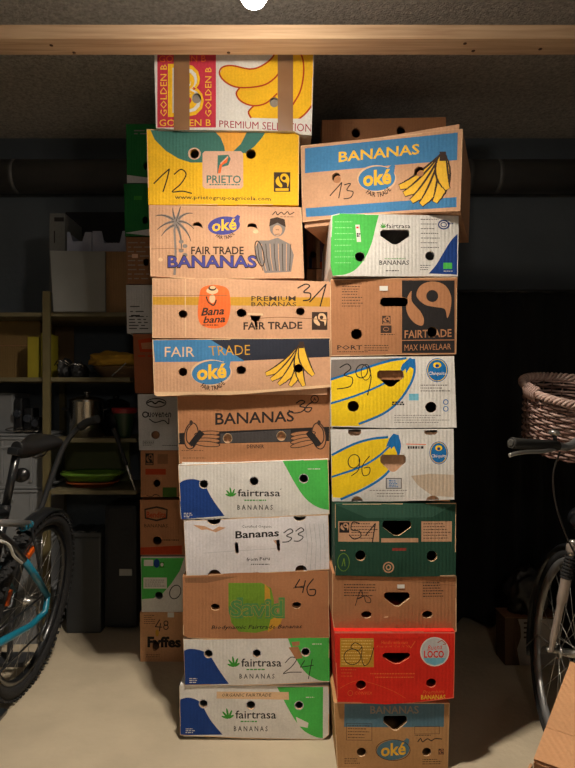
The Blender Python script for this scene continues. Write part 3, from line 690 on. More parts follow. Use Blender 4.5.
c.handhole(288, 402, 98, 60); c.hole(150, 522, 20, 19); c.hole(417, 520, 19, 18)
carton(c, 1.885, depth=.48, base=board('kraft_board_ochre', (184, 140, 94)), edge=EDGE, group=RG, label='brown banana carton with slate blue top band, on the floor under the red one')

# ================================================================== BACK STACK, LEFT (behind the left stack)
DB = 2.66
def back(c, label, base, inner=None, depth=.38, D=DB, grp=BG, **kw): return carton(c, D, depth=depth, base=base, inner=inner, edge=None, group=grp, label=label, **kw)
R = 250
c = Card(0, 0, 1); c.outline((126, 124), (R-15, 124), (R-15, 183), (127, 183)); c.poly([(127, 175), (150, 178), (150, 184), (127, 183)], WG); c.fine(134, 130, 150, 2, 3, LGR, 1.2, 2); c.hole(146, 166, 3, 4)
back(c, 'dark green banana carton at the very top of the back left stack', B3GREEN)
c = Card(0, 0, 1); c.outline((124, 184), (R-15, 184), (R-15, 236), (125, 236)); c.rect(134, 196, 142, 200, GRD); c.poly([(125, 233), (150, 229), (150, 236)], WG); c.hole(145, 220, 3, 4)
back(c, 'green banana carton with a tiny pale mark, second from the top of the back stack', B3GREEN)
c = Card(0, 0, 1); c.outline((126, 237), (R-15, 237), (R-15, 284), (127, 284)); c.fine(128, 242, 152, 9, 4.5, GREY, 1.2, 6); c.rect(132, 254, 138, 258, PIN); c.hole(146, 262, 3, 4)
back(c, 'dark brown banana carton with rows of fine grey print in the back stack', KD)
c = Card(0, 0, 1); c.outline((126, 285), (R-15, 285), (R-15, 333), (127, 333)); c.fine(130, 306, 148, 2, 5, SLATE, 1, 6); c.fine(129, 316, 150, 5, 3, SLATE, 1, 7); c.rect(131, 315, 140, 316.5, BLK)
back(c, 'pale carton with typed black lines in the back stack, beside the yellow banded one', WG)
c = Card(0, 0, 1); c.outline((133, 334), (R, 334), (R, 393), (135, 393)); c.poly([(138, 340), (150, 338), (158, 342), (156, 352), (140, 352)], RBR); c.poly([(141, 343), (154, 342), (153, 349), (142, 349)], K2); c.fine(138, 355, 156, 1, 3, RBR, 2, 3)
back(c, 'reddish brown carton in the back stack, left of the blue and black banded one', board('red_brown_board', (150, 88, 56)))
c = Card(120, 370, 5.114); c.outline((90, 124), (670, 124), (670, 410), (98, 410))
c.ring(185, 168, 50, 22, 5, BLK); c.stroke([(140, 168), (160, 160), (180, 172), (200, 160), (228, 170)], 7, BLK, True); c.ring(130, 228, 14, 13, 6, BLK); c.text('uovenen', (144, 216, 262, 242), BLK, .02, .15); c.stroke([(150, 250), (180, 268), (225, 258), (248, 276), (250, 246)], 5, BLK, True)
c.fine(116, 362, 180, 4, 7, SLATE, 3, 3); c.fine(215, 384, 300, 1, 4, BLK, 3, 4); c.hole(182, 332, 22, 21)
back(c, 'pale grey carton with curly black lettering in the back stack', WG, inner=KD, cut_inner=False)
c = Card(120, 370, 5.114); c.outline((106, 412), (670, 412), (670, 650), (106, 650))
fairtrade_mark(c, 130, 426, 172, 486, BLK, KD); c.rect(192, 430, 245, 480, KD); c.rect(130, 505, 235, 535, RBR); c.rect(218, 600, 290, 680, board('back_leaf_print', (60, 90, 30))); c.stroke([(135, 640), (160, 648), (180, 636), (205, 646)], 4, DK, True); c.hole(188, 580, 19, 19)
back(c, 'brown carton with a small black swirl badge in the back stack', K2)
c = Card(120, 500, 4.518); c.outline((90, 0), (600, 0), (600, 246), (92, 250))
c.poly([(110, 40), (135, 34), (165, 28), (195, 34), (216, 42), (214, 84), (165, 96), (112, 84)], DK); c.poly([(116, 46), (165, 36), (210, 46), (207, 78), (165, 88), (118, 78)], K2); c.text('Bendita', (120, 52, 208, 80), RBR, .04); c.text('BANANAS', (110, 108, 216, 124), DK, .0); c.poly([(92, 215), (280, 205), (280, 245), (92, 246)], RBR); c.fine(190, 178, 275, 1, 5, DK, 5, 3); c.hole(168, 184, 20, 20)
back(c, 'brown carton with a red lettered shield badge and red base stripe in the back stack', K2)
c = Card(120, 500, 4.518); c.outline((94, 256), (600, 256), (600, 506), (98, 506))
c.poly([(96, 262), (290, 262), (270, 320), (230, 380), (190, 425), (150, 444), (98, 448)], GRN); c.rect(108, 270, 150, 298, PAPER); c.rect(106, 350, 212, 400, PAPER); c.fine(112, 360, 208, 4, 9, LGR, 3, 4); c.ell(166, 286, 14, 20, BLU2); c.rect(178, 280, 200, 306, GRD); c.ell(190, 292, 7, 8, PAPER)
c.ring(250, 415, 24, 32, 4, INK, 25); c.hole(176, 432, 18, 18)
back(c, 'white carton with a green sweep and paper labels in the back stack', WH)
c = Card(120, 500, 4.518); c.outline((90, 508), (600, 508), (600, 738), (92, 734))
c.text('Fyffes', (124, 616, 276, 680), BLK, .06); c.stroke([(180, 540), (160, 572), (190, 574)], 4, INK); c.stroke([(184, 556), (178, 592)], 4, INK); c.ring(208, 556, 9, 10, 4, INK); c.ring(208, 574, 10, 10, 4, INK); c.fine(108, 520, 160, 5, 9, DK, 2.5, 4); c.rect(215, 505, 244, 530, PAPER); c.fine(118, 698, 190, 2, 9, DK, 2.5, 8); c.ell(168, 600, 8, 16, OKR); c.holep([(148, 650), (160, 632), (176, 645), (178, 668), (160, 684), (146, 672)])
back(c, 'brown carton with bold black lettering at the bottom of the back stack, on the floor', K)
# ================================================================== BACK STACK, RIGHT (seen above and in the gap)
RB = 'banana boxes stacked behind the right stack'
zz = [(118, 158), (159, 213), (214, 268), (269, 324), (325, 382), (383, 441), (442, 499), (500, 558), (559, 614), (615, 672)]
for k, (a, b) in enumerate(zz):
    c = Card(0, 0, 1)
    if k == 0: c.outline((322, a+2), (446, a-1), (446, b), (322, b))
    else: c.outline((307, a), (428, a), (428, b), (307, b))
    if k == 0: c.hole(356, 133, 4.5, 5); c.hole(401, 131, 4.5, 5)
    elif k == 2: c.hole(313, 255, 3.5, 4); c.rect(320, 228, 326, 262, board('dim_purple_print', (92, 62, 84))); c.rect(320, 262, 326, 272, RBR); c.rect(309, 256, 312, 276, STRIPEBLUE)
    else: c.hole(335, b-18, 4, 4); c.hole(405, b-18, 4, 4)
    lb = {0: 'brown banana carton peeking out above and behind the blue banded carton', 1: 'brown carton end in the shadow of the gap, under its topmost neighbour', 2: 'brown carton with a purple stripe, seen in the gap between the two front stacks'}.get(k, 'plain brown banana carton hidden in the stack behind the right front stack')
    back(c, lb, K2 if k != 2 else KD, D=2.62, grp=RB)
# ================================================================== ROOM
WY = 3.23; XL_, XR_ = -2.3, 2.3; YF = -1.6; HC = 2.68
conc = M('floor_concrete', (186, 172, 148), .85, var=.16, scale=3.2, bump=.35, bscale=38)
ceilm = M('rough_ceiling', (182, 174, 164), .95, var=.35, scale=70, bump=.9, bscale=120)
wallm = M('grey_wall_paint', (82, 88, 94), .9, var=.12, scale=2.5, bump=.25, bscale=30)
def struct(nm, a, b, mat):
    m = MB(); m.box(a, b, mat); return tag(m.build(nm), kind='structure')
struct('floor', (XL_, YF, -.1), (XR_, WY, 0), conc)
struct('ceiling', (XL_, YF, HC), (XR_, WY, HC+.1), ceilm)
struct('wall_back', (XL_, WY, 0), (XR_, WY+.1, HC), wallm)
struct('wall_left', (XL_-.1, YF, 0), (XL_, WY, HC), wallm)
struct('wall_right', (XR_, YF, 0), (XR_+.1, WY, HC), wallm)
struct('wall_front', (XL_, YF-.1, 0), (XR_, YF, HC), wallm)
# beam
wood = bpy.data.materials.new('pale_spruce'); wood.use_nodes = True
nt = wood.node_tree; b_ = nt.nodes['Principled BSDF']
tc = nt.nodes.new('ShaderNodeTexCoord'); mp = nt.nodes.new('ShaderNodeMapping'); mp.inputs['Scale'].default_value = (.6, 14, 14)
nz = nt.nodes.new('ShaderNodeTexNoise'); nz.inputs['Scale'].default_value = 5; nz.inputs['Detail'].default_value = 6; nz.inputs['Distortion'].default_value = .6
r_ = nt.nodes.new('ShaderNodeValToRGB'); r_.color_ramp.elements[0].position = .3; r_.color_ramp.elements[1].position = .75
r_.color_ramp.elements[0].color = (lin(186), lin(148), lin(116), 1); r_.color_ramp.elements[1].color = (lin(222), lin(190), lin(154), 1)
nt.links.new(tc.outputs['Object'], mp.inputs[0]); nt.links.new(mp.outputs[0], nz.inputs['Vector']); nt.links.new(nz.outputs['Fac'], r_.inputs['Fac']); nt.links.new(r_.outputs[0], b_.inputs['Base Color']); b_.inputs['Roughness'].default_value = .65
knot = M('wood_knot', (84, 52, 32), .7)
bt = thing('ceiling_beam', (0, 1.905, 2.379), 'long pale wooden beam running across just below the ceiling', 'beam')
m = MB(); m.box((XL_, -.045, 0), (XR_, .043, .0455), wood, .002); m.build('timber', bt)
m = MB()
r2 = random.Random(3)
for k, (x, y) in enumerate([(-.78, -.01), (-.72, .03), (-.95, -.046), (.58, -.02), (.62, .02), (.84, .01), (-.2, .03)]):
    for j in range(1): m.lathe([(0, 0), (.006, 0), (.006, .0012), (0, .0012)], (x, max(y, -.04), -.001), knot, 10)
m.build('knot', bt)
# pipe along the back wall
pm = M('dark_pipe_cladding', (74, 72, 70), .45, .1, var=.15, scale=6)
pt = thing('pipe', (0, WY-.09, 2.43), 'thick dark pipe running along the top of the back wall', 'pipe')
m = MB(); m.tube([(XL_, 0, 0), (XR_, 0, 0)], .088, pm, 28); m.build('pipe_run', pt)
for x in (-1.62, -1.48, .98, 1.14, -.3, 1.9):
    m = MB(); m.tube([(x-.012, 0, 0), (x+.012, 0, 0)], .0895, M('pipe_joint_band', (92, 90, 88), .4), 28); m.build('joint_band', pt)
# bulb
lt = thing('ceiling_bulb', (-.088, 1.47, 2.25), 'glowing round bulb hanging just in front of the wooden beam', 'lamp')
gm = bpy.data.materials.new('glowing_glass'); gm.use_nodes = True; e = gm.node_tree.nodes['Principled BSDF']
e.inputs['Emission Color'].default_value = (1, .93, .82, 1); e.inputs['Emission Strength'].default_value = 14
m = MB(); m.lathe([(.0, -.037), (.014, -.034), (.027, -.025), (.036, -.01), (.037, .004), (.032, .02), (.02, .038), (.015, .055), (.014, .06), (0, .06)], (0, 0, 0), gm, 24); gb = m.build('bulb', lt)
gb.visible_shadow = True
m = MB(); m.lathe([(0, .06), (.022, .06), (.024, .07), (.024, .12), (.012, .135), (.004, .14), (.004, HC-2.25-.03), (.045, HC-2.25-.025), (.045, HC-2.25), (0, HC-2.25)], (0, 0, 0), M('black_socket', (30, 30, 30), .4), 20); m.build('lamp_holder', lt)
# ================================================================== SHELF UNIT (left, at the back)
SW = M('shelf_wood', (92, 82, 50), .7, var=.2, scale=8); SWE = M('shelf_edge_wood', (98, 90, 64), .7, var=.15)
SY = 2.80; SB = 3.17
sx = lambda px, D=SY: (px-CX)/F*D
sz = lambda py, D=SY: CAMZ-(py-CY)/F*D
sh = thing('storage_shelf', (-1.45, SY, 0), 'open wooden storage shelf against the back wall, left of the carton stacks', 'shelf')
XR = sx(130); XM = sx(48)
lv = [sz(314), sz(379), sz(440), sz(492)]
def part(nm, a, b, mat, bev=.002):
    m = MB(); o = V(sh.location); m.box(V(a)-o, V(b)-o, mat, bev); return m.build(nm, sh)
for k, z in enumerate(lv):
    x0 = -2.15 if k < 2 else XM
    part('shelf_board', (x0, SY, z-.012), (XR if k < 2 else sx(136.5), SB, z+.008), SWE)
part('upright', (-.80, SB, 0), (-.77, SB+.03, lv[0]), SW)
for x in (XM-.018, -2.17):
    t = sz(292) if x > -2 else sz(330)
    part('upright', (x, SY-.022, 0), (x+.034, SY, t), SW); part('upright', (x-.075, SB-.0, 0), (x-.045, SB+.03, t), SW)
part('back_panel', (-2.15, SB-.004, lv[1]), (XM-.01, SB, lv[0]-.015), M('hardboard', (110, 86, 56), .8))
def local_box(o, nm, a, b, mat, bev=.004, parent=True):
    m = MB(); L = V(o.location); m.box(V(a)-L, V(b)-L, mat, bev); return m.build(nm, o)
zt = lv[0]+.0085
# large brown carton carrying the top things
x0, x1 = sx(62), sx(127)
o = thing('carton', (x0/2+x1/2, 2.99, zt), 'brown carton on the top shelf behind the pale square panel', 'box')
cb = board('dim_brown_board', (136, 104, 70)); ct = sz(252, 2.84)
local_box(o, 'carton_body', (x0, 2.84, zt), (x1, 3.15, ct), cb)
for xx in (x0+.005, (x0+x1)/2): local_box(o, 'flap', (xx, 2.842, ct), (xx+(x1-x0)/2-.008, 3.148, ct+.004), cb, .001)
# square panel
m = MB(); a, b = sx(49, 2.81), sx(106, 2.81)
pts = [(a+.034, 2.795, zt), (sx(106.5, 2.8), 2.795, zt), (sx(104.5, 2.81), 2.83, sz(252, 2.82)), (sx(49.5, 2.81), 2.83, sz(251, 2.82))]
c0 = V(((a+b)/2, 2.81, zt)); m.prism([V(p)-c0 for p in pts], (0, -.014, .001), M('pale_laminate', (124, 124, 121), .6, var=.04))
p_ = m.build('square_panel', loc=c0); tag(p_, 'pale square panel leaning on the top shelf', 'panel')
# grey upright carton with dark label
xa = sx(49, 2.86); xb = sx(66, 2.86)
o = thing('storage_carton', (xa/2+xb/2, 2.95, zt), 'tall narrow grey carton with a small black label, left of the white trays', 'box')
gb_ = board('grey_carton_board', (98, 98, 96)); zt2 = sz(213, 2.86)
local_box(o, 'carton_body', (xa, 2.86, zt), (xb-.006, 3.1, zt2), gb_); local_box(o, 'carton_label', (sx(54.5, 2.86), 2.857, sz(221.5, 2.86)), (sx(64, 2.86), 2.861, sz(217.5, 2.86)), BLK, 0)
local_box(o, 'grip_slot', (sx(54, 2.86), 2.858, sz(243, 2.86)), (sx(55, 2.86), 2.861, sz(231, 2.86)), BLK, 0)
# white display trays
def tray(px0, px1, py0, py1, notch, label):
    D = 2.87; x0, x1, z1 = sx(px0, D), sx(px1, D), sz(py0, D); z0 = ct+.0045
    o = thing('display_tray', ((x0+x1)/2, D+.12, z0), label, 'tray', group='white trays on the top shelf'); L = V(o.location)
    wm = board('tray_white', (140, 143, 160), flute=0); m = MB()
    n0, n1, nd = [x0+(x1-x0)*q for q in notch[:2]]+[z0+(z1-z0)*notch[2]]
    f = [(x0, z0), (x1, z0), (x1, z1), (n1, z1), (n1-.014, nd), (n0+.014, nd), (n0, z1), (x0, z1)]
    m.prism([V((x, D, z))-L for x, z in f], (0, .004, 0), wm)
    for xx in (x0, x1-.004): m.box(V((xx, D+.004, z0))-L, V((xx+.004, D+.24, z1))-L, wm)
    m.box(V((x0, D+.236, z0))-L, V((x1, D+.24, z1))-L, wm); m.box(V((x0, D, z0))-L, V((x1, D+.24, z0+.004))-L, wm)
    m.build('tray_body', o)
    for k in range(5):
        m = MB(); rr = .013; m.lathe([(0, 0), (rr, .002), (rr, .04), (rr*.6, .05), (rr*.6, .062), (0, .063)], V((x0+.03+(x1-x0-.06)*k/4, D+.06, z0+.005))-L, M('dark_jar_plastic', (36, 36, 44), .35), 12); m.build('small_bottle', o)
tray(67, 91.5, 232, 251, (.12, .74, .55), 'white display tray with low cut front, beside the grey carton')
tray(92.5, 130, 231, 251, (.24, .80, .45), 'wider white display tray with deep cut front, beside the back stack')
o = thing('dark_carton', (sx(96), 3.155, ct+.004), 'black carton standing behind the white trays', 'box')
local_box(o, 'carton_body', (sx(66, 3.12), 3.12, ct+.005), (sx(126, 3.12), 3.16, sz(213, 3.12)), M('black_board', (26, 24, 28), .9)); local_box(o, 'carton_lid', (sx(66, 3.12)-.003, 3.117, sz(219, 3.12)), (sx(126, 3.12)+.003, 3.163, sz(212, 3.12)), M('black_board', (26, 24, 28), .9))
# left bay, big brown box and yellow folders
z1 = lv[1]+.0085
o = thing('flat_carton', (-1.7, 3.05, z1), 'wide flat brown carton filling the left shelf bay', 'box')
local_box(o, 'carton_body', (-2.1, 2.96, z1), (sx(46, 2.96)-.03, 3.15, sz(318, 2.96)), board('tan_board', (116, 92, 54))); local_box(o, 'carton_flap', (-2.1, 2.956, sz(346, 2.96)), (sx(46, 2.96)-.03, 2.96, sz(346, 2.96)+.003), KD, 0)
yl = M('yellow_folder', (138, 126, 30), .5); 
for k, (p0, p1, t, lb) in enumerate(((28, 39.5, 337, 'thicker yellow binder standing in the left shelf bay'), (41, 46, 333, 'thin yellow binder squeezed beside the shelf upright'))):
    o = thing('binder', (sx(p0/2+p1/2, 2.83), 2.9, z1), lb, 'binder', group='yellow binders')
    a, b = sx(p0, 2.83), sx(p1, 2.83); zz_ = sz(t, 2.83)
    local_box(o, 'cover', (a, 2.83, z1), (a+.004, 2.98, zz_), yl, 0); local_box(o, 'cover', (b-.004, 2.83, z1), (b, 2.98, zz_), yl, 0); local_box(o, 'spine', (a, 2.827, z1), (b, 2.831, zz_), yl, 0)
    local_box(o, 'paper_block', (a+.005, 2.832, z1+.004), (b-.005, 2.97, zz_-.006), PAPER, 0)
# right bay: basket with yellow cloth, black gear
def blob(nm, c, r, mat, seed, parent=None, amp=.25, fr=2.5, flat=0.):
    bm = bmesh.new(); bmesh.ops.create_icosphere(bm, subdivisions=4, radius=1)
    for v in bm.verts:
        d = 1+amp*noise.noise(v.co*fr+V((seed, seed*2, 0)))+amp*.4*noise.noise(v.co*fr*3+V((seed, 0, 4)))
        p = V((v.co.x*r[0]*d, v.co.y*r[1]*d, v.co.z*r[2]*d))
        if flat and p.z < -r[2]*flat: p.z = -r[2]*flat
        v.co = p
    zm = min(v.co.z for v in bm.verts)
    for v in bm.verts: v.co.z -= zm
    m = MB(); m.add_bm(bm, mat, True)
    return m.build(nm, parent, c)
o = thing('wicker_basket', (sx(116, 2.9), 2.94, z1), 'low woven basket on the middle shelf, holding the yellow cloth', 'basket')
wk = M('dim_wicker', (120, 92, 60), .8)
m = MB(); 
for k in range(9):
    r = .06+.016*k/8*2.2; m.tube([(r*1.25*math.cos(t), r*math.sin(t), .006+k*.006) for t in [2*PI*i/28 for i in range(28)]], .004, wk, 6, True)
m.lathe([(0, 0), (.06, 0), (.06, .004), (0, .004)], (0, 0, 0), wk, 20); m.build('basket_body', o)
y_ = blob('yellow_cloth', V((sx(114, 2.9), 2.92, z1+.061)), (.125, .08, .045), M('mustard_cloth', (178, 136, 40), .9, bump=.5, bscale=20), 3, None, .3, 2.2, .6); tag(y_, 'crumpled mustard yellow cloth heaped on the woven basket', 'cloth')
for k, (px, w, h, lb) in enumerate(((65.5, .036, .055, 'black crumpled pouch beside the shelf upright'), (79.5, .042, .045, 'low black tool bag next to the yellow cloth'))):
    o_ = blob('tool_pouch', V((sx(px, 2.88), 2.89, z1)), (w*.85, .08, h), M('black_nylon', (26, 26, 28), .55, bump=.4), k+8, None, .3, 2.5, .7); tag(o_, lb, 'pouch', 'black pouches on the shelf')
    for j in range(2):
        m = MB(); m.tube(smooth([(-.04+j*.03, -.05, h*1.1), (-.01+j*.03, -.07, h*1.5), (.03+j*.01, -.05, h*1.1)], 5), .003, M('bright_steel', (190, 190, 190), .25, 1.), 6); m.build('buckle', o_)
m = MB(); q = [V((sx(126, 2.82), 2.82, sz(363, 2.82))), V((sx(113, 2.84), 2.82, z1+.006))]; c0 = q[1]; m.tube([V(p)-c0 for p in q], .0028, M('dull_tube_white', (150, 148, 140), .5), 8); t_ = m.build('thin_rod', loc=c0); tag(t_, 'thin pale rod leaning in front of the yellow cloth', 'rod')
# steel pot, black pot, red bowl
z2 = lv[2]+.0085; st = M('brushed_steel', (170, 166, 160), .22, 1., var=.1); bk = M('black_enamel', (22, 22, 24), .35)
o = thing('steel_pot', (sx(87, 2.93), 2.93, z2), 'tall shiny steel pot with lid on the third shelf', 'pot')
R_ = .085; H_ = sz(401, 2.93)-z2
m = MB(); m.lathe([(0, 0), (R_-.005, 0), (R_, .006), (R_, H_-.004), (R_+.004, H_), (R_-.003, H_), (R_-.003, .01), (0, .01)], (0, 0, 0), st, 40); m.build('pot_body', o)
m = MB(); m.lathe([(R_+.003, H_), (R_+.003, H_+.008), (R_*.6, H_+.02), (.012, H_+.027), (.01, H_+.035), (.02, H_+.04), (.018, H_+.05), (0, H_+.052)], (0, 0, 0), st, 40); m.build('lid', o)
for s in (-1, 1):
    m = MB(); m.tube(smooth([(s*R_, -.025, H_*.75), (s*(R_+.03), -.02, H_*.78), (s*(R_+.03), .02, H_*.78), (s*R_, .025, H_*.75)], 5), .006, bk, 8); m.build('handle', o)
o = thing('black_pot', (sx(116, 3.06), 3.06, z2), 'black cooking pot in shadow beside the steel pot', 'pot'); R_ = .072
m = MB(); m.lathe([(0, 0), (R_, 0), (R_, .17), (R_-.004, .17), (R_-.004, .01), (0, .01)], (0, 0, 0), bk, 32); m.build('pot_body', o); m = MB(); m.lathe([(R_+.002, .171), (R_*.5, .19), (0, .195)], (0, 0, 0), bk, 32); m.lathe([(0, .19), (.015, .19), (.018, .21), (0, .215)], (0, 0, 0), bk, 16); m.build('lid', o)
o = thing('red_bowl', (sx(124.5, 2.86), 2.86, z2), 'dark red bowl with wide rim on the third shelf, beside the back stack', 'bowl')
rd = M('dark_red_plastic', (130, 26, 30), .4); hh = sz(408, 2.86)-z2
m = MB(); m.lathe([(0, 0), (.03, 0), (.034, .01), (.04, hh*.5), (.052, hh-.03), (.056, hh-.004), (.06, hh), (.05, hh-.006), (.03, .02), (0, .015)], (0, 0, 0), M('dark_green_plastic', (30, 54, 30), .4), 32); m.build('bowl_body', o)
m = MB(); m.lathe([(.054, hh-.026), (.062, hh-.02), (.063, hh), (.055, hh+.002), (.05, hh-.02)], (0, 0, 0), rd, 32); m.build('rim', o)
# orange tub with green lid, green board behind
z3 = lv[3]+.0085
o = thing('orange_tub', (sx(92, 2.93), 2.95, z3), 'wide orange tub on the lowest shelf carrying the green tray', 'tub'); h3 = sz(481, 2.93)-z3
m = MB()
def oval(mb, prof, mat, n=44):
    k = len(mb.v)
    for (r, ry, h) in prof:
        for j in range(n): a = 2*PI*j/n; mb.v.append(V((r*math.copysign(abs(math.cos(a))**.7, math.cos(a)), ry*math.copysign(abs(math.sin(a))**.7, math.sin(a)), h)))
    for i in range(len(prof)-1):
        for j in range(n): j2 = (j+1) % n; mb.face([k+i*n+j, k+i*n+j2, k+(i+1)*n+j2, k+(i+1)*n+j], mat, True)
oval(m, [(.001, .001, 0), (.095, .07, 0), (.11, .085, .02), (.122, .097, h3-.006), (.128, .102, h3), (.118, .092, h3-.006), (.09, .07, .01), (.001, .001, .01)], M('orange_plastic', (170, 84, 36), .45)); m.build('tub_body', o)
m = MB(); m.tube([(.124*math.copysign(abs(math.cos(t))**.7, math.cos(t)), .098*math.copysign(abs(math.sin(t))**.7, math.sin(t)), h3-.004) for t in [2*PI*i/40 for i in range(40)]], .004, M('orange_plastic', (170, 84, 36), .45), 6, True); m.build('rim', o)
o = thing('green_tray', (sx(92, 2.93), 2.95, z3+h3+.004), 'bright green shallow tray lying on the orange tub', 'tray')
gp = M('green_plastic', (100, 140, 44), .4)
m = MB(); oval(m, [(.001, .001, 0), (.12, .09, 0), (.138, .104, .03), (.152, .112, .034), (.152, .112, .04), (.134, .10, .038), (.118, .088, .008), (.001, .001, .008)], gp); m.build('tray_body', o)
m = MB(); oval(m, [(.152, .112, .030), (.156, .115, .032), (.156, .115, .044), (.150, .11, .042)], gp); m.build('rim', o)
m = MB(); xa, xb = sx(64, 3.1), sx(129, 3.1); c0 = V(((xa+xb)/2, 3.11, z3)); m.box((xa-c0.x, 0, 0), (xb-c0.x, .02, sz(442, 3.1)-z3), M('olive_board', (96, 100, 60), .7), .004); p_ = m.build('olive_board', loc=c0); tag(p_, 'olive green board standing behind the green tray', 'board')
# floor level: plastic box, suitcase
o = thing('storage_box', (sx(86, 3.05), 3.06, 0), 'dark grey plastic box with ribbed lid on the floor under the shelf', 'box')
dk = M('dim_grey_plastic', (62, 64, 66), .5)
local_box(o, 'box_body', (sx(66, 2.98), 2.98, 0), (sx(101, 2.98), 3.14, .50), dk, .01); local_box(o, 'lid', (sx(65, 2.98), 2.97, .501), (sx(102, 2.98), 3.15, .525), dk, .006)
for k in range(3): local_box(o, 'lid_rib', (sx(68+k*11, 2.98), 2.973, .526), (sx(75+k*11, 2.98), 3.14, .532), dk, .002)
o = thing('suitcase', (sx(120, 2.98), 3.02, 0), 'black suitcase with a small pale label under the shelf beside the back stack', 'suitcase'); L = V(o.location)
sk = M('black_fabric', (20, 22, 26), .7, bump=.3)
m = MB(); xa, xb = sx(104, 2.96), sx(137, 2.96); zt_ = sz(505, 2.96); m.box(V((xa, 2.96, .035))-L, V((xb, 3.12, zt_))-L, sk, .02); m.build('case', o)
m = MB(); m.box(V((sx(119, 2.95), 2.954, sz(576, 2.95)))-L, V((sx(131.5, 2.95), 2.961, sz(569.5, 2.95)))-L, M('dull_white_label', (150, 150, 146), .6), .001); m.build('name_label', o)
for xx in (xa+.02, xb-.035):
    m = MB(); m.lathe([(.0, 0), (.02, 0), (.02, .014), (0, .014)], V((xx, 3.08, .02))-L, bk, 16, 'x'); m.build('wheel', o)
m = MB(); m.tube([V((xa+.04, 3.04, zt_-.005))-L, V((xa+.05, 3.04, zt_+.02))-L, V((xb-.05, 3.04, zt_+.02))-L, V((xb-.04, 3.04, zt_-.005))-L], .006, bk, 8); m.build('handle', o)
q0 = V((sx(135.5, 2.81), 2.807, z3)); q1 = P(125.5, 462, 2.765)
o = thing('walking_pole', q0, 'pole with silver shaft and black grip leaning on the shelf beside the back stack', 'pole')
m = MB(); m.tube([V((0, 0, 0)), q1-q0], [.0045, .0055], M('chrome_tube', (225, 225, 222), .25, .6), 10); m.build('shaft', o)
m = MB(); m.tube([p-q0 for p in smooth([P(126.5, 465, 2.766), P(121, 449, 2.76), P(117, 437, 2.755), P(113, 428, 2.75)], 5)], [.009]*8+[.012]*8, sk, 12); m.build('grip', o)
# crates
gc = M('grey_crate_plastic', (118, 120, 122), .45, var=.06)
zc = 0
for k in range(4):
    hc = .262; o = thing('plastic_crate', (-1.42, 2.98, zc), ['grey plastic crate on the floor, lowest in the crate stack', 'grey plastic crate, second from the floor in the crate stack', 'grey plastic crate, third from the floor in the crate stack', 'topmost grey plastic crate, with black gadgets lying on it'][k], 'crate', math.radians(4), 'stacked grey plastic crates')
    m = MB(); hx, hy = .215, .15
    def ring_(s, z): return [(-hx*s, -hy*s, z), (hx*s, -hy*s, z), (hx*s, hy*s, z), (-hx*s, hy*s, z)]
    A_ = ring_(.93, 0); B_ = ring_(.99, hc-.03)
    m.poly(A_, gc)
    for i in range(4): j = (i+1) % 4; m.poly([A_[i], A_[j], B_[j], B_[i]], gc)
    I0 = ring_(.90, .006); I1 = ring_(.95, hc)
    m.poly(I0, gc)
    for i in range(4): j = (i+1) % 4; m.poly([I0[i], I0[j], I1[j], I1[i]], gc)
    m.build('crate_body', o)
    m = MB(); m.box((-hx-.006, -hy-.006, hc-.03), (hx+.006, hy+.006, hc-.018), gc, .003); m.box((-hx, -hy, hc-.012), (hx, hy, hc-.002), gc, .003); m.build('lid', o)
    for s in (-1, 1):
        m = MB(); m.box((-.06, s*(hy)-.004, hc-.075), (.06, s*(hy)+.01, hc-.062), gc, .003); m.build('handle', o)
    for s in (-.14, 0, .14):
        m = MB(); m.box((s-.006, -hy-.001, .02), (s+.006, -hy*.93, hc-.035), gc, .001); m.build('rib', o)
    zc += hc-.001
zc += .0
o = thing('camera_bag', (-1.40, 2.95, zc), 'grey case with black gadget pieces on top of the crate stack', 'case'); L = V(o.location)
local_box(o, 'case_body', (-1.60, 2.90, zc), (sx(14, 2.9), 3.08, sz(393, 2.9)), M('mid_grey_cover', (104, 106, 108), .6), .012)
for k, (a, b, t) in enumerate(((14.5, 22, 398), (24, 33, 408), (34, 40, 417))):
    local_box(o, 'gadget_body', (sx(a, 2.88), 2.88-k*.005, zc), (sx(b, 2.88), 2.96, sz(t, 2.88)), bk, .008)
    m = MB(); m.lathe([(0, 0), (.02, 0), (.022, -.012), (.014, -.016), (0, -.012)], V((sx(a/2+b/2, 2.88), 2.878-k*.005, (zc+sz(t, 2.88))/2+.01))-L, M('glass_lens', (60, 64, 72), .1, .5), 16, 'y'); m.build('lens', o)
    m = MB(); m.tube(smooth([V((sx(a, 2.88), 2.87, zc+.03))-L, V((sx(a, 2.86)-.03, 2.83, zc+.02))-L, V((sx(b, 2.86), 2.83, zc+.012))-L, V((sx(b, 2.88)+.01, 2.87, zc+.03))-L], 6), .003, st, 6); m.build('strap', o)
# curved tube cart handle
o = thing('folding_cart', (-1.26, 2.66, 0), 'folded cart with a long curved black tube handle behind the left bicycle', 'cart'); L = V(o.location)
tb = M('dark_steel_tube', (84, 86, 90), .35, .6)
m = MB(); m.tube(smooth([(-1.27, 2.62, .02), (-1.255, 2.65, .35), P(40, 512, 2.70), P(51, 480, 2.70), P(62, 450, 2.69), P(74, 432, 2.66), P(86, 423, 2.62)], 6)and [V(p)-L for p in smooth([(-1.27, 2.62, .02), (-1.255, 2.65, .35), P(40, 512, 2.70), P(51, 480, 2.70), P(62, 450, 2.69), P(74, 432, 2.66), P(86, 423, 2.62)], 6)], .0125, tb, 12); m.build('handle_tube', o)
m = MB(); m.tube([V(p)-L for p in smooth([P(80, 427, 2.64), P(88, 422, 2.62), P(98, 419, 2.6)], 5)], .019, M('black_rubber', (18, 18, 18), .8), 12); m.build('grip', o)
m = MB(); m.box((-.12, -.06, 0), (.06, .06, .02), tb, .003); m.build('foot_plate', o)
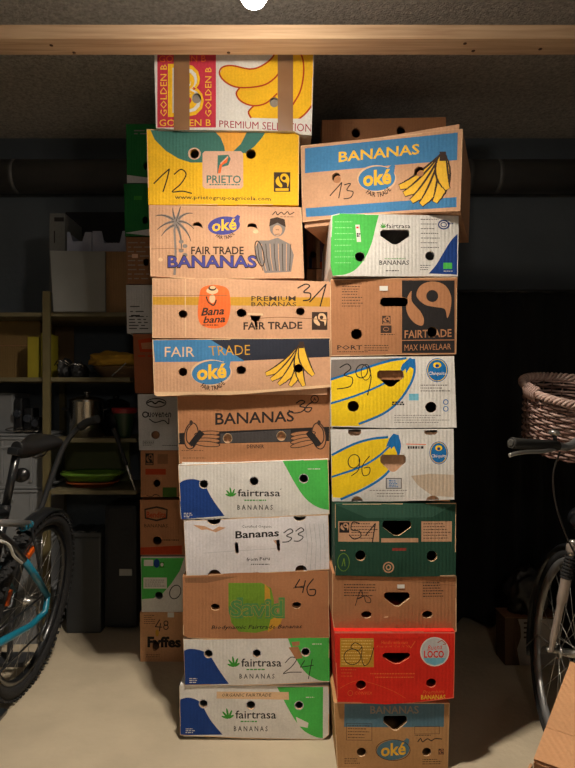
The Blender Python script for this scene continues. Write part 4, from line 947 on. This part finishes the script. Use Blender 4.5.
# ================================================================== BICYCLES
RUB = M('tyre_rubber', (26, 26, 27), .85, bump=.4, bscale=200); BP = M('black_paint', (28, 30, 33), .3, coat=.5); GP = M('graphite_paint', (158, 146, 136), .35, .25, coat=.4)
ALU = M('aluminium', (190, 188, 184), .3, .9); TQ = M('turquoise_paint', (20, 112, 138), .35, coat=.5); SIL = M('silver_paint', (150, 150, 150), .3, .6)
SPK = M('spoke_steel', (176, 174, 168), .3, .9); ORf = M('orange_reflector', (226, 96, 24), .3, coat=.6)
def wheel(par, c, R, tw, rimm, n=28, knob=False, name='wheel', disc=False):
    """wheel in the local XZ plane (axle along Y) centred at c"""
    rim = MB(); rr = R-tw*.95
    rim.lathe([(rr-.022, -.008), (rr-.008, -.012), (rr, -.012), (rr, .012), (rr-.008, .012), (rr-.022, .008), (rr-.022, -.008)], (0, 0, 0), rimm, 72, 'y'); w = rim.build(name, par, c)
    t = MB(); a = tw*.5; cr = R-a
    prof = [(cr+a*math.cos(q), a*math.sin(q)) for q in [2*PI*i/14 for i in range(15)]]
    t.lathe(prof, (0, 0, 0), RUB, 96, 'y')
    if knob:
        for k in range(80):
            q = 2*PI*k/80
            for y, dr in ((-.4, -.0035), (0, .0), (.4, -.0035)):
                qq = q+(.5*2*PI/80 if y == 0 else 0); M3 = Matrix.Rotation(-qq, 3, 'Y')
                bm = bmesh.new(); bmesh.ops.create_cube(bm, size=1)
                for v in bm.verts: v.co = M3 @ V((R-.001+dr+v.co.x*.008, y*tw+v.co.y*tw*.28, v.co.z*.013))
                t.add_bm(bm, RUB)
    t.build('tyre', w)
    h = MB(); h.lathe([(0, -.05), (.009, -.05), (.009, -.034), (.022, -.033), (.022, -.027), (.014, -.022), (.014, .022), (.022, .027), (.022, .033), (.009, .034), (.009, .05), (0, .05)], (0, 0, 0), ALU, 20, 'y'); h.build('hub', w)
    for k in range(n):
        q = 2*PI*k/n; s = 1 if k % 2 else -1; q2 = q+(.5 if k % 4 < 2 else -.5)
        m = MB(); m.tube([(.021*math.cos(q2), s*.03, .021*math.sin(q2)), ((rr-.015)*math.cos(q), 0, (rr-.015)*math.sin(q))], .0011, SPK, 5); m.build('spoke', w)
    if disc:
        d = MB(); d.lathe([(.05, -.038), (.08, -.038), (.08, -.036), (.05, -.036), (.05, -.038)], (0, 0, 0), ALU, 40, 'y')
        for k in range(5): q = 2*PI*k/5; d.tube([(.015*math.cos(q), -.037, .015*math.sin(q)), (.055*math.cos(q+.3), -.037, .055*math.sin(q+.3))], .003, ALU, 6)
        d.build('brake_disc', w)
    return w
def bar(par, nm, pts, r, mat, n=12, sm=0):
    m = MB(); m.tube(smooth(pts, sm) if sm else pts, r, mat, n); return m.build(nm, par)

# ---- left mountain bike: local +X = direction of travel; rear wheel farthest from the viewer
R1 = .372
b1 = thing('bicycle', (-1.111, 2.388, 0), 'black mountain bike with turquoise rear stays, cut off by the left edge', 'bicycle', 0)
b1.rotation_euler = Matrix.Rotation(math.radians(7.8), 3, 'Y').to_euler()
b1.matrix_world  # orientation composed below
def orient(o, loc, yaw, lean):
    """travel direction at angle yaw in plan; lean tips the top to world +X side"""
    Mx = Matrix.Rotation(lean, 4, 'Y') @ Matrix.Rotation(yaw, 4, 'Z')
    o.matrix_world = Matrix.Translation(loc) @ Mx
    o.rotation_euler = Mx.to_euler(); o.location = loc
orient(b1, V((-1.111, 2.388, 0.002)), -PI/2, math.radians(7.8))
# local: x forward (towards the viewer), y = right-hand side in the picture
wheel(b1, (0, 0, R1), R1, .056, BP, 28, True, 'rear_wheel', False)
wheel(b1, (1.12, 0, R1), R1, .056, BP, 28, True, 'front_wheel', False)
B1I = b1.matrix_world.inverted()
def QL(px, py, y=0.):
    o_ = B1I @ V((0, 0, CAMZ)); d_ = B1I @ P(px, py, 1.)-o_; t_ = (y-o_.y)/d_.y; return o_+d_*t_
bb = V((.44, 0, .33)); st_top = QL(6, 505); ht = V((.86, 0, .90)); hb = V((.90, 0, .78))
bar(b1, 'seat_tube', [bb, st_top], .018, BP); bar(b1, 'top_tube', [st_top+V((.01, 0, -.03)), ht+V((0, 0, -.02))], .02, BP); bar(b1, 'down_tube', [bb, hb], .024, BP); bar(b1, 'head_tube', [ht+V((-.01, 0, .02)), hb+V((.01, 0, -.02))], .024, BP)
bar(b1, 'seat_post', [st_top, QL(17, 452)], .0145, BP)
for s in (-1, 1):
    mr = lambda p: V((p.x, p.y*s, p.z))
    bar(b1, 'seat_stay', [mr(QL(-14, 524, .05)), mr(QL(0, 535, .06)), mr(QL(12, 545, .066)), mr(QL(25, 561, .068))], .012, BP, 12, 6)
    bar(b1, 'swing_arm', [mr(QL(24, 560, .068)), mr(QL(36, 577, .069)), mr(QL(47.5, 596, .07))], [.013, .0145, .0125], TQ, 12)
    bar(b1, 'chain_stay', [mr(QL(47.5, 594, .07)), mr(QL(45, 612, .071)), mr(QL(30, 626, .07)), mr(QL(8, 638, .066)), mr(QL(-22, 655, .045))], [.0125, .0125, .0125, .014, .015], TQ if s > 0 else BP, 12)
    bar(b1, 'fork_leg', [hb+V((.01, s*.06, -.04)), V((1.12, s*.06, R1))], .016, BP)
    bar(b1, 'carrier_rail', [mr(QL(-20, 522, .055)), mr(QL(31, 524, .055))], .0125, SIL)
    bar(b1, 'carrier_stay', [mr(QL(31, 524, .055)), mr(QL(38, 560, .062)), mr(QL(46, 600, .07))], .005, BP)
q_ = QL(30, 524, .055); m = MB()
for dx in (0, .022, .05): m.lathe([(.012, 0), (.0145, 0), (.0145, .009), (.012, .009), (.012, 0)], q_+V((dx, 0, .0)), TQ, 14, 'x')
m.build('coloured_band', b1)
bar(b1, 'cable', [QL(0, 541, .09), QL(9, 545, .09), QL(14, 556, .09), QL(22, 563, .088)], .005, M('white_cable', (200, 200, 196), .4), 8, 6)
m = MB()   # mudguard over the far top of the wheel
n0 = len(m.v); seg = 16
for i in range(seg+1):
    q = math.radians(62+i*(70/seg)); r = R1+.018
    for y, dz in ((-.034, -.008), (-.02, 0), (.02, 0), (.034, -.008)): m.v.append(V(((r+dz)*math.cos(q), y, R1+(r+dz)*math.sin(q))))
for i in range(seg):
    for j in range(3): a = n0+i*4+j; m.face([a, a+1, a+5, a+4], BP, True)
g = m.build('mudguard', b1); sd = g.modifiers.new('thickness', 'SOLIDIFY'); sd.thickness = .002
# drivetrain on the visible side
m = MB(); m.lathe([(.0, .052), (.045, .052), (.05, .046), (.035, .04), (.045, .034), (0, .034)], (0, 0, R1), ALU, 36, 'y'); m.build('cassette', b1)
m = MB(); m.lathe([(.06, .05), (.085, .05), (.085, .053), (.06, .053), (.06, .05)], bb, BP, 40, 'y')
for k in range(4): q = PI/2*k+.3; m.tube([bb+V((0, .052, 0)), bb+V((.066*math.cos(q), .052, .066*math.sin(q)))], .005, BP, 8)
m.build('chainring', b1)
m = MB(); m.tube([bb+V((-.0, .0515, .085)), V((0, .049, R1+.046))], .004, BP, 6); m.tube([bb+V((0, .0515, -.085)), V((-.0, .049, R1-.12))], .004, BP, 6); m.build('chain', b1)
bar(b1, 'derailleur', [V((0, .06, R1-.03)), V((-.01, .066, R1-.07)), V((.03, .062, R1-.12)), V((.0, .058, R1-.15))], .008, BP, 8, 5)
for s in (-1, 1):
    bar(b1, 'crank', [bb+V((0, s*.065, 0)), bb+V((s*.12, s*.085, -s*.11))], .010, BP); m = MB(); c_ = bb+V((s*.12, s*.13, -s*.11)); m.box(c_-V((.045, .04, .008)), c_+V((.045, .04, .008)), BP, .004); m.build('pedal', b1)
m = MB(); m.box((.045, -.006, .50), (.062, .006, .535), ORf, .004); m.build('reflector', b1)
for (q, r) in ((1.2, .25), (.4, .26)):
    m = MB(); m.box((r*math.cos(q)-.012, -.008, R1+r*math.sin(q)-.03), (r*math.cos(q)+.012, .008, R1+r*math.sin(q)+.03), ORf, .004, Matrix.Rotation(-q, 3, 'Y')); m.build('spoke_reflector', b1)
def saddle(par, x, z, mat, L=.27, W=.075):
    m = MB(); n = 16; rows = []
    for i in range(n+1):
        t = i/n; xx = x-.10+L*t; w = (W*(1-max(0, t-.15)**.8*.85) if t > .15 else W*(.75+.25*math.sin(t/.15*PI/2))); top = z+.014*math.cos((t-.1)*5)*(.6)
        rows.append([V((xx, w*math.cos(a), top+.02*math.sin(a)-(.022 if math.sin(a) < 0 else 0)*abs(math.sin(a)))) for a in [2*PI*j/16 for j in range(16)]])
    o = len(m.v)
    for r in rows: m.v += r
    for i in range(n):
        for j in range(16): m.face([o+i*16+j, o+i*16+(j+1) % 16, o+(i+1)*16+(j+1) % 16, o+(i+1)*16+j], mat, True)
    m.face(list(range(o, o+16)), mat); m.face(list(range(o+n*16, o+n*16+16)), mat)
    s_ = m.build('saddle', par)
    for s in (-1, 1): bar(s_, 'saddle_rail', [V((x-.06, s*.028, z-.02)), V((x-.02, s*.022, z-.048)), V((x+.06, s*.022, z-.048)), V((x+.13, s*.01, z-.02))], .0035, ALU, 8, 4)
    return s_
sq = QL(48, 441); saddle(b1, sq.x+.10, sq.z, M('saddle_leather', (24, 24, 25), .5, coat=.2))
q_ = QL(17, 451); m = MB(); m.box(q_-V((.035, .02, .012)), q_+V((.035, .02, .014)), BP, .006); m.build('saddle_clamp', b1)
m = MB(); m.lathe([(0, -.02), (.02, -.02), (.026, -.008), (.026, .014), (.0, .018)], QL(22, 475, 0)-V((.0, 0, 0)), M('lamp_black', (20, 20, 22), .3), 20, 'x'); m.build('rear_lamp', b1)
bar(b1, 'stem', [ht+V((-.01, 0, .02)), ht+V((-.03, 0, .08)), ht+V((.05, 0, .10))], .014, BP); bar(b1, 'handlebar', [ht+V((.38, -.05, .12)), ht+V((.13, -.03, .10)), ht+V((-.03, .03, .10)), ht+V((-.26, .06, .12))], .0125, BP, 12, 5)
for a_, e_ in ((.27, .39), (-.15, -.27)): bar(b1, 'grip', [ht+V((a_, -.04*a_/abs(a_), .112)), ht+V((e_, -.055*a_/abs(a_), .12))], .016, RUB)

# ---- right city bike with basket: travel direction away from the viewer
R2 = .35
b2 = thing('bicycle', (0, 0, 0), 'grey city bike with wicker front basket, cut off by the right edge', 'bicycle', 0)
yaw2 = PI/2-.106; orient(b2, V((.914, 1.956, 0.002)), yaw2, math.radians(6.5))
# local x forward = away, y = left (picture left), origin at the front wheel contact
wheel(b2, (0, 0, R2), R2, .036, SIL, 30, False, 'front_wheel')
wheel(b2, (-1.08, 0, R2), R2, .036, SIL, 30, False, 'rear_wheel')
crown = V((-.085, 0, .735)); head0 = V((-.10, 0, .80)); head1 = V((-.15, 0, .985))
for s in (-1, 1):
    lg = bar(b2, 'fork_leg', [V((-.005, s*.058, R2)), V((-.012, s*.058, R2+.04)), V((-.045, s*.058, .54)), V((-.062, s*.058, .62))], [.0085]*6+[.012]*6+[.0165]*6+[.017], GP, 14, 6)
    bt_ = MB()
    for k in range(7): z = .615+k*.0115; bt_.lathe([(.0165, 0), (.0205, .004), (.0165, .0095)], (-.062-(z-.615)*.24, s*.058, z), RUB, 18)
    bt_.build('fork_boot', lg)
    bar(lg, 'stanchion', [V((-.078, s*.058, .69)), V((-.086, s*.058, .715))], .0125, ALU)
m = MB(); m.lathe([(0, -.07), (.0045, -.07), (.0045, .07), (0, .07)], (0, 0, R2), ALU, 12, 'y'); m.lathe([(0, .055), (.009, .055), (.009, .064), (.006, .072), (0, .073)], (0, 0, R2), ALU, 6, 'y'); m.build('axle', b2)
m = MB(); m.box((-.105, -.075, .705), (-.065, .075, .735), GP, .01); cr = m.build('fork_crown', b2)
for s in (-1, 1):
    m = MB(); m.lathe([(0, 0), (.013, 0), (.013, .01), (.009, .014), (0, .014)], (-.086, s*.058, .735), ALU, 18); m.build('crown_bolt', cr)
    bar(b2, 'mudguard_stay', [V((0, s*.045, R2+.01)), V((.20, s*.034, R2-.02)), V((.33, s*.03, R2-.12))], .002, SPK, 6)
m = MB(); n0 = 0; seg = 40
for i in range(seg+1):
    q = math.radians(-25+i*(150/seg)); r = R2+.014
    for y, dz in ((-.028, -.012), (-.016, 0), (.016, 0), (.028, -.012)): m.v.append(V(((r+dz)*math.cos(q), y, R2+(r+dz)*math.sin(q))))
for i in range(seg):
    for j in range(3): a = i*4+j; m.face([a, a+1, a+5, a+4], BP, True)
g = m.build('front_mudguard', b2); sd = g.modifiers.new('thickness', 'SOLIDIFY'); sd.thickness = .002
bar(b2, 'head_tube', [head0, head1], .02, GP); bar(b2, 'steerer', [V((-.09, 0, .735)), head0], .016, GP); bbk = V((-.62, 0, .29)); sdt = V((-.78, 0, .78))
bar(b2, 'down_tube', [head0+V((-.01, 0, .03)), V((-.35, 0, .46)), bbk], .018, GP, 12, 8); bar(b2, 'seat_tube', [bbk, sdt], .016, GP); bar(b2, 'seat_post', [sdt, V((-.815, 0, .95))], .0135, ALU)
for s in (-1, 1):
    bar(b2, 'chain_stay', [bbk, V((-1.08, s*.06, R2))], .009, GP); bar(b2, 'seat_stay', [sdt+V((0, s*.01, -.04)), V((-1.08, s*.06, R2))], .007, GP)
    bar(b2, 'crank', [bbk+V((0, s*.06, 0)), bbk+V((s*.11, s*.075, -s*.11))], .009, ALU); m = MB(); c_ = bbk+V((s*.11, s*.115, -s*.11)); m.box(c_-V((.04, .035, .01)), c_+V((.04, .035, .01)), RUB, .004); m.build('pedal', b2)
sd_ = saddle(b2, -.81, 1.0, M('saddle_leather', (24, 24, 25), .5, coat=.2), .25, .09)
bar(b2, 'stem', [head1, head1+V((-.02, 0, .09)), head1+V((.03, 0, .125))], .012, ALU, 12, 4)
hc_ = head1+V((.03, 0, .125)); Minv = b2.matrix_world.inverted()
gl = Minv @ P(511, 443, 1.66); gr = Minv @ P(557, 446, 1.74)
bar(b2, 'handlebar', [gr, gr+(gr-gl)*.35+V((.01, 0, .004)), hc_+V((0, .06, 0)), hc_, hc_+V((0, -.06, 0)), V((gr.x, -gr.y, gr.z)), V((gl.x, -gl.y, gl.z))], .0125, SIL, 12, 6)
g1 = bar(b2, 'grip', [gl, gl+(gr-gl)*.04, gl+(gr-gl)*.12, gr], [.015, .0175, .016, .016], M('grip_rubber', (34, 34, 32), .7), 16)
m = MB(); m.tube([gl+(gl-gr)*.01, gl], [.008, .012], M('grip_end', (60, 60, 58), .6), 16); m.build('end_plug', g1)
bar(b2, 'grip', [V((gl.x, -gl.y, gl.z)), V((gr.x, -gr.y, gr.z))], .016, M('grip_rubber', (34, 34, 32), .7), 16)
lv_ = [Minv @ P(*p) for p in ((509.5, 455.5, 1.63), (516, 453.5, 1.635), (527, 452, 1.65), (541, 451.5, 1.68), (555, 449, 1.73))]
bar(b2, 'brake_lever', lv_, [.007]*6+[.0055]*14+[.007]*6, ALU, 10, 6)if False else bar(b2, 'brake_lever', smooth(lv_, 6), .006, ALU, 10)
m = MB(); c_ = Minv @ P(554, 436, 1.73); m.lathe([(0, 0), (.012, .002), (.0165, .008), (.014, .016), (0, .02)], c_, ALU, 20); m.tube([c_+V((0, 0, .002)), gr], .006, BP, 8); m.build('bell', b2)
bar(b2, 'brake_cable', [Minv @ P(p[0], p[1], p[2]) for p in ((560, 452, 1.74), (553, 475, 1.78), (556, 505, 1.82), (566, 535, 1.85), (576, 556, 1.86))], .003, BP, 8, 6)
m = MB(); c_ = Minv @ P(581, 519, 1.83); m.lathe([(0, -.045), (.02, -.04), (.036, -.01), (.038, .01), (.03, .012), (0, .014)], c_, BP, 24, 'x'); m.lathe([(.03, .012), (.033, .014), (.02, .02), (0, .021)], c_, ALU, 24, 'x'); m.build('headlamp', b2)
# basket, woven
bk_ = bpy.data.objects.new('basket', None)
WK = M('wicker', (186, 156, 146), .6, var=.25, scale=40); WKD = M('wicker_dark', (124, 92, 82), .6, var=.3, scale=40)
m = MB(); tlt = Matrix.Rotation(math.radians(-20), 3, 'Y'); bc = Minv @ V((1.125, 2.09, 1.258))-tlt @ V((0, 0, .235))
def bpt(a, h, dr=0.):
    rx, ry = .14+.035*h/.24+dr, .205+.04*h/.24+dr
    ca, sa = math.cos(a), math.sin(a)
    return bc+tlt @ V((rx*math.copysign(abs(ca)**.8, ca), ry*math.copysign(abs(sa)**.8, sa), h-.02))
NS = 36
for k in range(NS):
    a = 2*PI*k/NS; m.tube([bpt(a, 0), bpt(a, .12), bpt(a, .235)], .0028, WKD, 5)
n = 144
for r in range(18):
    h = .006+r*.0122; ph = r % 2; rj = random.Random(r)
    off = rj.uniform(-.0015, .0015)
    m.tube([bpt(2*PI*i/n, h+off+.0022*noise.noise(V((i*.12, r, 0))), .0048*math.cos(NS/2*2*PI*i/n+PI*ph)) for i in range(n)], .0042, WK if r % 3 else WKD, 6, True)
wv = m
bmsh = wv.build('basket', b2)
m = MB()      # plaited rim of three strands
for s in range(4):
    m.tube([bpt(2*PI*i/240, .230+.011*math.sin(2*PI*i/240*22+s*PI/2), .008+.011*math.cos(2*PI*i/240*22+s*PI/2)) for i in range(240)], .0054, WK if s % 2 else M('wicker_pale', (206, 180, 168), .6, var=.2, scale=40), 7, True)
m.build('plaited_rim', bmsh)
m = MB(); k = len(m.v); m.v += [bpt(2*PI*i/48, .004) for i in range(48)]; m.face(list(range(k, k+48)), WKD)
k = len(m.v); m.v += [bpt(2*PI*i/48, .010) for i in range(48)]; m.face(list(range(k, k+48)), WKD); m.build('basket_floor', bmsh)
lt_ = [bpt(a, .19, .012) for a in (1.9, 2.0, 2.1)]
m = MB()
for k in range(7): a = 1.72+k*.05; m.tube([bpt(a, .205, .02), bpt(a, .235, .026), bpt(a, .254, .006), bpt(a, .235, -.014)], .0045, WK, 6)
m.build('rim_binding', bmsh)
bar(b2, 'basket_bracket', [hc_+V((.02, 0, -.01)), bc+V((-.12, 0, -.02))], .006, BP)
# ================================================================== RIGHT BACKGROUND
bl = M('black_cloth', (15, 15, 17), .95, bump=.3, bscale=12)
m = MB(); nx, nz = 90, 24; x0, x1, z0, z1 = .62, 2.0, .03, 1.78; yc = 3.06
c0 = V(((x0+x1)/2, yc, z0))
for j in range(nz+1):
    t = j/nz
    for i in range(nx+1):
        s = i/nx; x = x0+(x1-x0)*s; z = z0+(z1-z0)*t
        y = .035*math.sin(s*58+1.2*math.sin(s*13))*(1-.5*t)+.02*noise.noise(V((s*9, t*2, 1)))
        m.v.append(V((x, yc+y, z+(.02*math.sin(s*31) if j == 0 else 0)))-c0)
for j in range(nz):
    for i in range(nx): a = j*(nx+1)+i; m.face([a, a+1, a+nx+2, a+nx+1], bl, True)
cl = thing('black_curtain', c0, 'black cloth hanging in folds along the right part of the back wall', 'curtain')
q = m.build('cloth', cl); sd = q.modifiers.new('thickness', 'SOLIDIFY'); sd.thickness = .003
m = MB(); m.tube([V((x0-.05, yc, z1+.008))-c0, V((x1+.28, yc, z1+.008))-c0], .01, M('black_rod', (22, 22, 22), .5), 12); m.build('rod', cl)
for x in (x0-.02, 1.2, x1+.02):
    m = MB(); m.tube([V((x, yc, z1+.008))-c0, V((x, WY, z1+.008))-c0], .006, M('black_rod', (22, 22, 22), .5), 8); m.build('bracket', cl)
D = 2.62; X0, X1 = (505-CX)/F*D, (560-CX)/F*D
o = thing('low_carton', ((X0+X1)/2, D+.14, 0), 'small brown and white carton on the floor behind the right bicycle wheel', 'box'); L = V(o.location)
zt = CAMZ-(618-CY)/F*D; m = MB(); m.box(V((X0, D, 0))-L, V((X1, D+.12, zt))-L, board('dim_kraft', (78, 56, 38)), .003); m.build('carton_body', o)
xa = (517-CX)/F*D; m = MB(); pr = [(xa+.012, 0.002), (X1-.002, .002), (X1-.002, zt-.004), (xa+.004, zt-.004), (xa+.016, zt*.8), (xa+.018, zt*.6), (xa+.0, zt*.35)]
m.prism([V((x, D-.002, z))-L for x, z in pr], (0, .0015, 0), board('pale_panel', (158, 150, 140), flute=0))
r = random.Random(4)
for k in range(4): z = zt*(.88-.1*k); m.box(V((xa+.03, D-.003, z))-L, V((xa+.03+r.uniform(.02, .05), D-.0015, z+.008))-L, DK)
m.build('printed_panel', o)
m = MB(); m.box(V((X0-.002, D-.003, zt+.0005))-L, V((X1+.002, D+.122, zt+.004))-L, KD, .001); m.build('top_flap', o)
def blob2(nm, c, r, mat, seed, label, cat):
    o = blob(nm, c, r, mat, seed, None, .35, 2.2, .75); tag(o, label, cat); return o
blob2('rubbish_bag', V((.98, 3.0-.14, zt+.006)) if False else V((1.12, 2.68, zt+.0045)), (.10, .055, .12), M('black_plastic_film', (24, 22, 24), .35, bump=.4, bscale=25), 4, 'crumpled black plastic bag on the small carton behind the right wheel', 'bag')
o = thing('dark_crate', (1.42, 2.72, 0), 'dark crate on the floor deep in the right corner behind the bicycle', 'crate'); dkc = M('dark_crate_plastic', (42, 40, 42), .5)
for (a, b) in (((-.11, -.14, 0), (.15, -.13, .36)), ((-.11, .13, 0), (.15, .14, .36)), ((-.11, -.13, 0), (-.10, .13, .36)), ((.14, -.13, 0), (.15, .13, .36)), ((-.10, -.13, 0), (.14, .13, .01))):
    m = MB(); m.box(a, b, dkc, .003); m.build('side_panel', o)
for (a, b) in (((-.12, -.15, .36), (.16, -.12, .38)), ((-.12, .12, .36), (.16, .15, .38))):
    m = MB(); m.box(a, b, dkc, .003); m.build('rim', o)
# ================================================================== FOREGROUND CARTON, lower right
A = P(533.5, 761, 1.15); h = V((.8, -.6, 0)); n = V((-.6, -.8, 0)); zt = A.z-.003
o = thing('open_carton', (A.x+h.x*.13+n.x*.14, A.y+h.y*.13+n.y*.14, 0), 'brown cardboard box with a raised open flap, near the lower right corner', 'box'); L = V(o.location)
fk = board('flap_board', (188, 140, 100))
def Q(a, b, z): return A*1+h*a+n*b+V((0, 0, z-A.z))-L
Wd, Dp = .27, .28
def wallp(a0, b0, a1, b1):
    d = (Q(a1, b1, 0)-Q(a0, b0, 0)).normalized(); t = V((-d.y, d.x, 0))*.005
    m = MB(); m.prism([Q(a0, b0, 0), Q(a1, b1, 0), Q(a1, b1, zt), Q(a0, b0, zt)], t, fk); m.build('side_wall', o)
wallp(0, 0, Wd, 0); wallp(Wd, .006, Wd, Dp); wallp(Wd-.006, Dp, 0, Dp); wallp(0, Dp-.006, 0, .006)
m = MB(); m.prism([Q(.006, .006, .001), Q(Wd-.006, .006, .001), Q(Wd-.006, Dp-.006, .001), Q(.006, Dp-.006, .001)], (0, 0, .005), fk); m.build('base', o)
al = math.radians(79.5); v = V((.6*math.sin(al), .8*math.sin(al), math.cos(al)))
def flap(p, q, d, l, c1=.035):
    m = MB(); N = (q-p).cross(d).normalized()*.005
    m.prism([p, q, q+d*c1, p+d*c1], N, fk)
    m.prism([p+d*(c1+.0012), q+d*(c1+.0012), q+d*l, p+d*l], N*.96, fk); m.prism([p+d*(c1-.004), q+d*(c1-.004), q+d*(c1+.005), p+d*(c1+.005)], N*.6, fk)
    return m.build('flap', o)
flap(Q(0, -.002, zt+.002), Q(Wd, -.002, zt+.002), v, .36, .10)
flap(Q(Wd, Dp+.002, zt+.002), Q(0, Dp+.002, zt+.002), (n*.94+V((0, 0, -.34))).normalized(), .12)

# ================================================================== LIGHT
def light(kind, loc, power, col, falloff=None, **kw):
    d = bpy.data.lights.new(kind.lower()+'_light', kind); d.energy = power; d.color = col
    for k_, v_ in kw.items(): setattr(d, k_, v_)
    if falloff:
        d.use_nodes = True; nt = d.node_tree; e = nt.nodes['Emission']; f = nt.nodes.new('ShaderNodeLightFalloff')
        f.inputs['Strength'].default_value = 1.; f.inputs['Smooth'].default_value = 0
        nt.links.new(f.outputs[falloff], e.inputs['Strength'])
    o = bpy.data.objects.new(d.name, d); C.objects.link(o); o.location = loc; return o
WARM = (1, .88, .73)
BLB = (-.088, 1.47, 2.25)
s_ = light('SPOT', BLB, 290, WARM, 'Linear', shadow_soft_size=.042, spot_size=math.radians(168), spot_blend=1.)
light('POINT', BLB, 52, WARM, None, shadow_soft_size=.042)
light('POINT', (.25, -.9, 1.9), 19, (1, .90, .76), shadow_soft_size=.12)  # added fill behind the camera, brightens the lower cartons; no fixture stands there
w = bpy.data.worlds.new('world'); bpy.context.scene.world = w; w.use_nodes = True
w.node_tree.nodes['Background'].inputs[0].default_value = (.5, .55, .65, 1); w.node_tree.nodes['Background'].inputs[1].default_value = .02
# ================================================================== CAMERA
cd = bpy.data.cameras.new('camera'); cam = bpy.data.objects.new('camera', cd); C.objects.link(cam)
cd.sensor_fit = 'VERTICAL'; cd.sensor_height = 36; cd.lens = F/768*36
cd.shift_x = (287.5-CX)/768; cd.shift_y = (CY-384)/768; cd.clip_start = .02
cam.location = (0, 0, CAMZ); cam.rotation_euler = (PI/2, 0, 0)
sc = bpy.context.scene; sc.camera = cam
sc.view_settings.view_transform = 'Standard'; sc.view_settings.look = 'None'; sc.view_settings.gamma = 1; sc.view_settings.use_curve_mapping = False
sc.view_settings.exposure = 0.0
